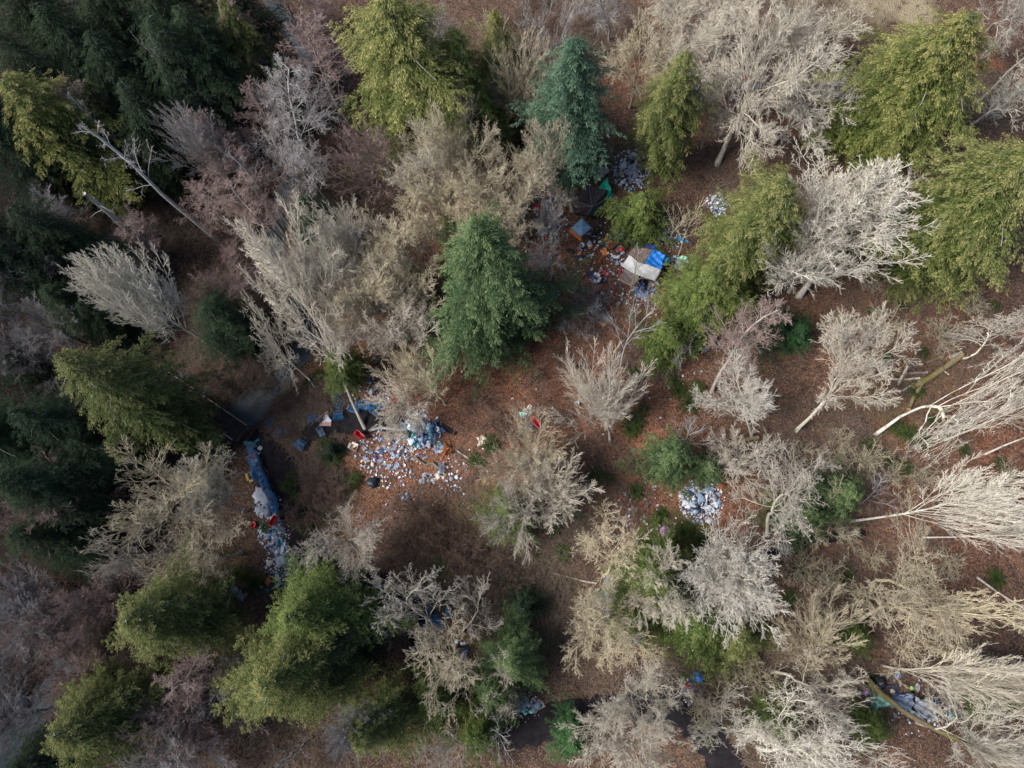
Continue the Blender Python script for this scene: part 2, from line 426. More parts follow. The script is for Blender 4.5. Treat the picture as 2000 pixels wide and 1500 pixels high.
def grow_tree(kind, seed):
    r = random.Random(seed)
    br = {0: [], 1: [], 2: [], 3: [], 4: []}
    cfg = dict(
        tall =dict(Hc=18, Rc=4.0, wob=0.12, up=0.06, kids=[26,10,8,4], ang=(0.85,1.2), ratio=(0.24,0.42,0.5,0.5), trunk=1.0, start=0.35),
        round=dict(Hc=13, Rc=5.0, wob=0.17, up=0.05, kids=[13,12,11,9], ang=(0.5,1.05), ratio=(0.62,0.5,0.44,0.42), trunk=0.62, start=0.38),
        vase =dict(Hc=13, Rc=5.0, wob=0.08, up=0.03, kids=[20,12,10,6], ang=(0.2,0.75), ratio=(2.2,0.42,0.40,0.42), trunk=0.28, start=0.35),
        gnarl=dict(Hc=14, Rc=5.0, wob=0.28, up=0.04, kids=[10,11,10,8], ang=(0.5,1.15), ratio=(0.95,0.5,0.42,0.36), trunk=0.45, start=0.5),
        fan  =dict(Hc=16, Rc=4.5, wob=0.08, up=0.06, kids=[26,11,9,6], ang=(0.4,0.85), ratio=(0.55,0.42,0.42,0.4), trunk=0.8, start=0.35),
        grand=dict(Hc=15, Rc=7.0, wob=0.16, up=0.05, kids=[13,13,11,8], ang=(0.5,1.1), ratio=(0.62,0.5,0.44,0.42), trunk=0.6, start=0.38),
        burst=dict(Hc=15, Rc=5.0, wob=0.08, up=0.10, kids=[66,12,9,5], ang=(0.45,1.2), ratio=(0.46,0.4,0.40,0.4), trunk=0.85, start=0.35),
        snag =dict(Hc=17, Rc=3.0, wob=0.12, up=0.0, kids=[12,5,4,2], ang=(0.7,1.2), ratio=(0.16,0.5,0.5,0.5), trunk=1.0, start=0.5),
        sapling=dict(Hc=8, Rc=2.4, wob=0.10, up=0.08, kids=[10,6,4,0], ang=(0.4,0.8), ratio=(0.42,0.45,0.45,0.5), trunk=0.9, start=0.25),
        shrub=dict(Hc=2.6, Rc=2.2, wob=0.22, up=-0.02, kids=[18,9,6,0], ang=(0.5,1.25), ratio=(6.0,0.5,0.45,0.5), trunk=0.12, start=0.1),
    )[kind]
    Hc = cfg['Hc']
    def g(p, dv, L, rad, depth, off):
        n = [9, 7, 5, 4, 3][depth]
        wob = cfg['wob']*((0.9 if kind == 'gnarl' else 0.6) if depth == 0 else 1.0)
        pts = [p.copy()]; cur = p.copy(); dd = dv.copy(); dirs = [dd.copy()]
        for i in range(n):
            dd = (dd+Vector((r.gauss(0, wob), r.gauss(0, wob), r.gauss(0, wob)+cfg['up']*(1.0 if depth else 0)))).normalized()
            cur = cur+dd*(L/n); pts.append(cur.copy()); dirs.append(dd.copy())
        tip = 0.0 if depth == 0 else (0.15, 0.4, 0.75, 1.0)[depth-1]
        endr = rad*(0.45 if depth < 2 else 0.4)
        rads = [rad+(endr-rad)*i/n for i in range(n+1)]
        if depth == 0:
            rads[0] *= 1.45; rads[1] *= 1.08
        br[depth].append((pts, rads, tip))
        if depth >= 4: return
        k = cfg['kids'][depth]
        for j in range(k):
            st = cfg['start'] if depth == 0 else 0.18
            u = st+(1-st)*(j+r.random())/k
            if depth == 0 and kind in ('vase', 'shrub'): u = r.uniform(0.3, 1)
            fi = min(u*n, n-0.001); i0 = int(fi)
            q = pts[i0].lerp(pts[i0+1], fi-i0)
            ang = r.uniform(*cfg['ang'])*(1.0 if depth == 0 else 0.85)
            if kind == 'vase' and depth == 0 and j < 3: ang *= 0.3
            az = off+j*2.4+r.uniform(-.5, .5)
            cd = rot_dir(dirs[i0], ang, az)
            sh = 1.0
            if depth == 0 and kind in ('tall', 'snag', 'fan', 'sapling', 'burst'): sh = 1.15-0.85*(u-st)/(1-st)
            elif depth > 0: sh = 1.1-0.6*u
            cl = L*cfg['ratio'][depth]*sh*r.uniform(0.7, 1.25)
            cr = rads[i0]*r.uniform(0.42, 0.6)
            if depth == 0: cr = rads[i0]*(0.42 if kind in ('round', 'gnarl', 'vase', 'grand') else 0.26)
            g(q, cd, cl, max(cr, (0.02, 0.045, 0.028, 0.019, 0.0125)[depth+1]*(0.6 if kind in ('sapling','shrub') else 1)), depth+1, r.uniform(0, 6))
    R0 = dict(tall=.17, round=.19, vase=.18, gnarl=.20, fan=.17, burst=.2, grand=.26, snag=.27, sapling=.07, shrub=.06)[kind]
    g(Vector((0,0,0)), Vector((r.gauss(0,.04), r.gauss(0,.04), 1)).normalized(), Hc*cfg['trunk'], R0, 0, r.uniform(0, 6))
    allp = [p for dpt in (2, 3, 4) for pts, _, _ in br[dpt] for p in pts] or [p for pts, _, _ in br[1] for p in pts]
    mx = np.percentile([p.z for p in allp], 99); cx = np.median([p.x for p in allp]); cy = np.median([p.y for p in allp])
    rr = np.percentile([math.hypot(p.x-cx, p.y-cy) for p in allp], 93)
    sx, sz = cfg['Rc']/rr, Hc/mx
    for dpt in br:
        for pts, _, _ in br[dpt]:
            for p in pts:
                w = max(0, min(1, p.z/mx))
                p.x = (p.x-cx*w)*(1+(sx-1)*w); p.y = (p.y-cy*w)*(1+(sx-1)*w); p.z *= sz
                if kind == 'shrub': p.z = max(p.z, 0.03)
    V, Q, T = tubes_np(br[0], 8)
    trunk = np_mesh('trunk', V, Q, True, {'tip': ('FLOAT', 'POINT', T)})
    V, Q, T = tubes_np(br[1], 5)
    V3, Q3, T3 = tubes_np(br[2]+br[3]+br[4], 3)
    Q = np.concatenate([Q, Q3+len(V)]); V = np.concatenate([V, V3]); T = np.concatenate([T, T3])
    crown = np_mesh('crown', V, Q, False, {'tip': ('FLOAT', 'POINT', T)})
    for me_ in (trunk, crown): me_.materials.append(BK['pale'])
    return dict(trunk=trunk, crown=crown, Hc=Hc, Rc=cfg['Rc'])
TREES = {}
for k_, nvar in dict(tall=6, round=6, vase=5, gnarl=6, fan=3, burst=3, grand=3, snag=2, sapling=3, shrub=4).items():
    TREES[k_] = [grow_tree(k_, 100+7*i+hash_) for i, hash_ in zip(range(nvar), [sum(map(ord, k_))]*nvar)]
rt = random.Random(11)
def place_tree(name, cat, proto, mats, base, axisv, sx, sz, parts):
    e = empty(name, base)
    q = axisv.to_track_quat('Z', 'Y').to_matrix()
    M = q @ Matrix.Rotation(rt.uniform(0, 2*PI), 3, 'Z')
    e.rotation_euler = M.to_euler()
    e.scale = (sx, sx, sz)
    for pn in parts:
        link(pn, proto[pn], mats[pn], e)
    return e
cnt = {}
def bare(kind, tone, cx, cy, r, h, label, base=None, name='leafless_tree', cat='tree', group='leafless trees in the woodland'):
    z0 = 0
    pc = P(cx, cy, h*0.62)
    b0 = G(*base) if base else Vector((pc.x, pc.y, tz(pc.x, pc.y)))
    pc = P(cx, cy, b0.z+h*0.62)
    if not base: b0 = Vector((pc.x, pc.y, tz(pc.x, pc.y)))
    ax = pc-b0
    Hh = ax.length/0.62
    R = r*mpp(pc)*dict(tall=1.3, round=1.22, grand=1.15, gnarl=1.18, vase=1.15, fan=1.25, burst=1.12).get(kind, 1.1)
    i = cnt.get(kind, 0); cnt[kind] = i+1
    pr = TREES[kind][i % len(TREES[kind])]
    e = place_tree(name, cat, pr, dict(trunk=BK[tone], crown=BK[tone]), b0-Vector((0,0,0.1)), ax, R/pr['Rc'], Hh/pr['Hc'], ('trunk', 'crown'))
    tag(e, label, cat, group)
    return e

# ------------------------------------------------------------------ conifers
DENS = 50
def grow_conifer(kind, seed):
    r = random.Random(seed); rn = np.random.RandomState(seed)
    Hc, Rc = dict(cedar=(22,5.0), spruce=(22,5.0), fir=(22,5.0), bush=(8,4.0))[kind]
    nb = dict(cedar=230, spruce=250, fir=260, bush=130)[kind]
    V = []; T = []; RN = []; wood = []
    def prof(u):
        if kind == 'cedar': return max(0.05, (math.sin(PI*min(1, (u*0.86+0.14))**1.0))**0.75*(1.0 if u > .25 else 0.72+u*1.12))
        if kind == 'spruce': return (1-u)**0.7*min(1, .12+u*2.6)+0.03
        if kind == 'fir': return min(1,(1-u)**0.75*1.15)*min(1,.55+u*3)+0.03
        return max(0.08, (1-u)**0.6)
    for j in range(nb):
        u = (j+r.random())/nb
        u = 0.04+0.95*u**(0.85)
        az = j*2.39996+r.uniform(-.4, .4)
        L = Rc*prof(u)*r.uniform(0.55, 1.2)*(1.2 if r.random() < .15 else 1)*(1+0.20*math.sin(3*az+seed+u*4)+0.18*math.sin(az*2-u*9+seed))
        z = u*Hc
        o = Vector((math.cos(az), math.sin(az), 0)); sd = Vector((-o.y, o.x, 0))
        n = max(4, int(L/0.42))
        rise = dict(cedar=0.10, spruce=0.05, fir=0.05, bush=0.35)[kind]*L
        droop = dict(cedar=0.42, spruce=0.30, fir=0.26, bush=0.25)[kind]*L
        pts = []; bend = r.uniform(-.18, .18)
        for i in range(n+1):
            s_ = i/n
            pts.append(o*(L*s_)+sd*(bend*L*s_*s_)+Vector((0,0,z+rise*s_*2*(1-s_*0.3)-droop*s_*s_+(0.08*L*s_**4 if kind == 'cedar' else 0))))
        if j % 3 == 0 and u > 0.25:
            k_ = 7; wr = r.uniform(-.35, .35); wp = []
            for i in range(k_):
                s_ = i/(k_-1)*r.uniform(.62, .66); fi = min(s_*n, n-.001); i0 = int(fi)
                wp.append(pts[i0].lerp(pts[i0+1], fi-i0)+sd*(wr*math.sin(s_*4)*L*.3)+Vector((0,0,.16*L*.3*math.sin(s_*4.5))))
            wood.append((wp, [0.045*(1-0.7*i/(k_-1)) for i in range(k_)], 0.5))
        for i in range(1, n+1):
            s_ = i/n
            wmax = (0.34*L*(1.15-s_)+0.25) if kind in ('cedar', 'bush') else (0.38*L*(1.05-s_)+0.2)
            for sg in (-1, 1, 0):
                if r.random() < 0.16: continue
                if sg == 0 and i < n-1 and r.random() < 0.4: continue
                wdt = wmax*r.uniform(0.55, 1.25) if sg else 0.45
                bd = (o*(0.75 if sg else 1.0)+sd*sg*0.85+Vector((0,0,r.uniform(-.5, -.1)))).normalized()
                st = pts[i]+o*r.uniform(-.18, .18)+Vector((0,0,r.uniform(-.08, .08)))
                m_ = max(3, int(wdt*DENS))
                tb = r.uniform(-.14, .14)
                for k in range(m_):
                    q = (k+r.random())/m_
                    c0 = st+bd*(wdt*q)+Vector((r.gauss(0,.075), r.gauss(0,.075), r.gauss(0,.05)-0.22*wdt*q*q))
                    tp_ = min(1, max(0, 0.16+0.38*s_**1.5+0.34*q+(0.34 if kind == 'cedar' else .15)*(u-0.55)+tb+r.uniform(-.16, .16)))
                    dr = (bd*0.8+o*0.3+Vector((r.uniform(-.6, .6), r.uniform(-.6, .6), r.uniform(-.9, 0)))).normalized()
                    l_ = r.uniform(0.10, 0.24); w_ = l_*r.uniform(0.08, 0.18)
                    pr_ = dr.cross(Vector((r.uniform(-.6, .6), r.uniform(-.6, .6), 1))).normalized()*w_
                    V += [tuple(c0), tuple(c0+dr*l_*0.45+pr_), tuple(c0+dr*l_), tuple(c0+dr*l_*0.5-pr_)]
                    T.append(tp_); RN.append(r.random())
    V = np.array(V)
    sc_ = Rc/np.percentile(np.hypot(V[:, 0], V[:, 1]), 98)
    V[:, :2] *= sc_
    wood = [([Vector((p.x*sc_, p.y*sc_, p.z)) for p in pts], rd, t_) for pts, rd, t_ in wood]
    nq = len(T)
    Q = np.arange(nq*4).reshape(-1, 4)
    crown = np_mesh('crown', V, Q, False, {'tip': ('FLOAT', 'FACE', T), 'rnd': ('FLOAT', 'FACE', RN)})
    Vt, Qt, Tt = tubes_np([([Vector((0,0,Hc*i/8)) for i in range(9)], [0.02+0.018*Hc*(1-i/8)+(0.08 if i == 0 else 0) for i in range(9)], 0)], 8)
    trunk = np_mesh('trunk', Vt, Qt, True, {'tip': ('FLOAT', 'POINT', Tt)})
    Vw, Qw, Tw = tubes_np(wood, 3)
    br_ = np_mesh('branches', Vw, Qw, False, {'tip': ('FLOAT', 'POINT', Tw)})
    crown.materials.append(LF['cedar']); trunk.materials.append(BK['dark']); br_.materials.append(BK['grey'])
    return dict(trunk=trunk, crown=crown, branches=br_, Hc=Hc, Rc=Rc)
CON = dict(cedar=[grow_conifer('cedar', 21+i) for i in range(4)], fir=[grow_conifer('fir', 61+i) for i in range(1)], spruce=[grow_conifer('spruce', 51+i) for i in range(2)], bush=[grow_conifer('bush', 81+i) for i in range(3)])
def conifer(kind, tone, tx, ty, h, R, label, wood='grey', name=None, cat='tree', group='evergreen trees in the woodland'):
    pt = P(tx, ty, h)
    b0 = Vector((pt.x, pt.y, tz(pt.x, pt.y)))
    if kind in ('spruce', 'fir'): wood = 'dark'
    pr = CON[kind][cnt.get('c'+kind, 0) % len(CON[kind])]; cnt['c'+kind] = cnt.get('c'+kind, 0)+1
    name = name or dict(cedar='cedar_tree', spruce='spruce_tree', fir='fir_tree', bush='young_evergreen')[kind]
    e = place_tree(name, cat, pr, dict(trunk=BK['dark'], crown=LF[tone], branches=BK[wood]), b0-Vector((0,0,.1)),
                   Vector((rt.gauss(0,.02), rt.gauss(0,.02), 1)), R/pr['Rc'], (h-b0.z)/pr['Hc'], ('trunk', 'crown', 'branches'))
    tag(e, label, cat, group)
    return e

# ---- evergreens: kind, tone, top pixel, height, crown radius, label
for a in [
 ('cedar','cedar',10,150,22,7.0,'yellow-green cedar cut by the left edge of the photo near the upper corner'),
 ('cedar','dark',120,255,15,4.6,'dark cedar just inside the yellow-green cedar of the upper left edge'),
 ('cedar','dark',60,10,22,5.5,'dark green cedar filling the upper left corner'),
 ('cedar','dark',165,55,20,5.0,'dark pointed evergreen, second from the upper left corner'),
 ('cedar','dark',275,35,21,5.4,'dark evergreen at the top edge behind the grey gnarled bare tree'),
 ('cedar','dark',215,160,18,5.0,'dark evergreen between the pink narrow bare tree and the grey gnarled one'),
 ('cedar','dark',350,0,20,5.0,'dark evergreen at the top edge just left of the olive cedar'),
 ('cedar','dark',250,230,14,4.4,'low dark evergreen above the broken pale snag of the upper left'),
 ('cedar','dark',-20,60,22,5.0,'dark evergreen half cut off by the left edge at the very top'),
 ('cedar','dark',-130,150,24,6.5,'dark evergreen at the left edge beside the yellow-green cedar, its top out of frame'),
 ('cedar','dark',-140,400,22,6.0,'dark evergreen cut by the left edge above the round grey bare tree'),
 ('cedar','dark',-110,820,20,5.5,'dark evergreen whose lower boughs enter the left edge below mid height'),
 ('cedar','dark',-60,-80,24,6.5,'dark evergreen beyond the very upper left corner'),
 ('cedar','dark',120,-110,24,6.5,'dark evergreen cut by the top edge near the upper left corner'),
 ('cedar','dark',260,-110,23,6.0,'dark evergreen cut by the top edge above the grey gnarled bare tree'),
 ('cedar','dark',400,-100,21,5.5,'dark evergreen cut by the top edge above the pinkish bare trees'),
 ('cedar','dark',300,110,17,4.6,'dark evergreen directly behind the grey gnarled bare tree'),
 ('cedar','olive',425,5,18,3.8,'olive cedar at the top edge left of the small bend of creek'),
 ('cedar','dark',530,110,12,3.2,'narrow dark evergreen beside the creek bend at the top'),
 ('cedar','cedar',765,-30,26,8.6,'big yellow-green cedar at the top, first right of the pinkish bare trees'),
 ('cedar','cedargreen',880,55,20,4.6,'greener cedar leaning against the right side of the big top cedar'),
 ('cedar','cedar',965,15,19,4.4,'slender yellow-green cedar at the top edge above the blue-green spruce'),
 ('cedar','cedargreen',935,170,13,3.2,'small green cedar between the big top cedar and the pale bare trees'),
 ('spruce','spruce',1118,84,23,6.3,'blue-green spruce standing over the dark tent'),
 ('fir','fir',928,450,25,9.2,'large deep green fir in the middle of the photo'),
 ('cedar','cedar',1345,95,21,4.6,'pale yellow cedar between the blue-green spruce and the big bare tree'),
 ('bush','cedargreen',1262,388,8,4.6,'low green evergreen between the dark tent and the blue tarp roof'),
 ('cedar','cedar',1895,20,23,8.6,'big yellow-green cedar in the upper right corner'),
 ('cedar','cedar',2020,300,24,8.8,'broad yellow-green cedar cut by the right edge of the photo'),
 ('cedar','cedar',1540,350,20,6.4,'yellow-green cedar left of the white fan-shaped bare tree'),
 ('cedar','cedargreen',1395,540,12,5.6,'green cedar just below and right of the white and blue tarps'),
 ('bush','cedargreen',1310,640,8,4.0,'round green evergreen below the camp, left of the thin pinkish bare tree'),
 ('bush','bright',1568,635,6,2.6,'small bright green young fir under the white fan-shaped bare tree'),
 ('bush','dark',1530,610,8,4.0,'dark young evergreen behind the small bright green fir'),
 ('bush','fir',1325,880,11,4.0,'soft green young pine with bare twigs on top, left of the round bag heap'),
 ('bush','fir',1395,905,7,2.4,'small green sapling beside the young pine above the bag heap'),
 ('bush','fir',1668,955,10,3.8,'soft green young evergreen on the right, below the mossy leaning trunk'),
 ('bush','fir',1590,1000,9,3.8,'young evergreen under the bare tree right of the bag heap'),
 ('cedar','olive',100,722,25,6.3,'tall olive-yellow conifer on the left reaching toward the footbridge'),
 ('cedar','dark',25,800,20,5.2,'dark evergreen at the left edge below the tall olive-yellow conifer'),
 ('cedar','dark',120,860,15,4.6,'dark evergreen tucked under the tall olive-yellow conifer'),
 ('cedar','dark',-10,930,20,5.4,'dark evergreen at the left edge beside the pinkish wide bare tree'),
 ('cedar','dark',20,1040,15,4.6,'lowest dark evergreen of the left edge row'),
 ('cedar','dark',15,400,19,5.0,'dark evergreen at the left edge below the yellow-green cedar'),
 ('cedar','dark',90,560,12,4.4,'dark evergreen under the pale bare tree of the left edge'),
 ('cedar','dark',150,600,10,3.4,'small dark evergreen left of the dumped blue tarps'),
 ('bush','dark',0,700,10,4.0,'dark low evergreen at the left edge halfway down'),
 ('cedar','olive',235,1212,19,5.8,'dark olive evergreen of the lower left with bare top twigs'),
 ('cedar','cedargreen',565,1205,18,6.0,'big green fir below the long row of carts'),
 ('cedar','olive',495,1325,19,6.6,'big green fir with pale radiating top twigs, lower left of centre'),
 ('cedar','dark',620,1255,13,5.4,'dark evergreen between the two big firs and the mossy bare tree'),
 ('cedar','olive',100,1440,18,6.0,'olive evergreen at the bottom left corner'),
 ('cedar','dark',20,1500,14,4.4,'dark evergreen cut off at the very bottom left corner'),
 ('spruce','olive',700,1440,16,3.8,'small fir at the bottom edge with a pale star of twigs on top'),
 ('bush','cedargreen',845,1390,9,4.6,'green young evergreen under the mossy bare tree near the bottom'),
 ('bush','cedargreen',930,1440,8,3.6,'green bushy evergreen at the bottom edge left of the dark path'),
 ('fir','fir',1000,1290,11,4.0,'dark green fir left of the tan bare trees at lower centre'),
 ('bush','fir',960,1360,8,3.4,'dark green bush fir just above the dark path at the bottom'),
 ('bush','bright',1120,1455,8,2.9,'bright green young fir at the bottom edge right of the dark path'),
 ('bush','dark',1020,1185,5,2.8,'low dark evergreen in the brown brush at lower centre'),
 ('cedar','cedargreen',1290,1125,11,4.8,'green evergreen partly covered by a tan bare tree, left of the white one'),
 ('bush','cedargreen',1380,1215,9,5.6,'green evergreen directly under the white fan-shaped tree of lower right'),
 ('bush','cedar',1450,1250,7,4.2,'yellowish low cedar below the white fan-shaped tree of lower right'),
 ('bush','cedargreen',1250,1210,8,3.4,'green evergreen beside the small dump between two tan bare trees'),
 ('bush','cedargreen',1005,1000,8,3.6,'green evergreen under the pair of pale bare trees at centre'),
 ('cedar','dark',395,595,13,4.4,'round dark green evergreen beside the pale fan-shaped leaning tree'),
 ('cedar','dark',590,385,12,3.6,'dark green evergreen among the pinkish trees above the creek'),
 ('bush','cedargreen',655,695,8,3.6,'green evergreen above the blue carts, right of the creek'),
 ('bush','cedargreen',1545,1410,6,3.2,'green young evergreen near the bottom between white bare branches'),
 ('bush','cedargreen',1725,1430,6,2.4,'small green evergreen left of the lower right camp'),
 ('bush','cedargreen',1990,1360,8,3.4,'green evergreen at the right edge beside the lower right camp'),
 ('bush','cedargreen',1690,1250,4,2.2,'low green bush beside a pale curved trunk at lower right'),
 ('bush','cedargreen',880,420,6,3.0,'green bush glimpsed beneath the big pale tangle of bare trees'),
 ('bush','dark',640,875,2.4,1.6,'small dark green bush beside the brown board at the trail'),
 ('bush','cedargreen',1035,200,8,2.6,'green bush left of the blue-green spruce'),
]: conifer(*a)

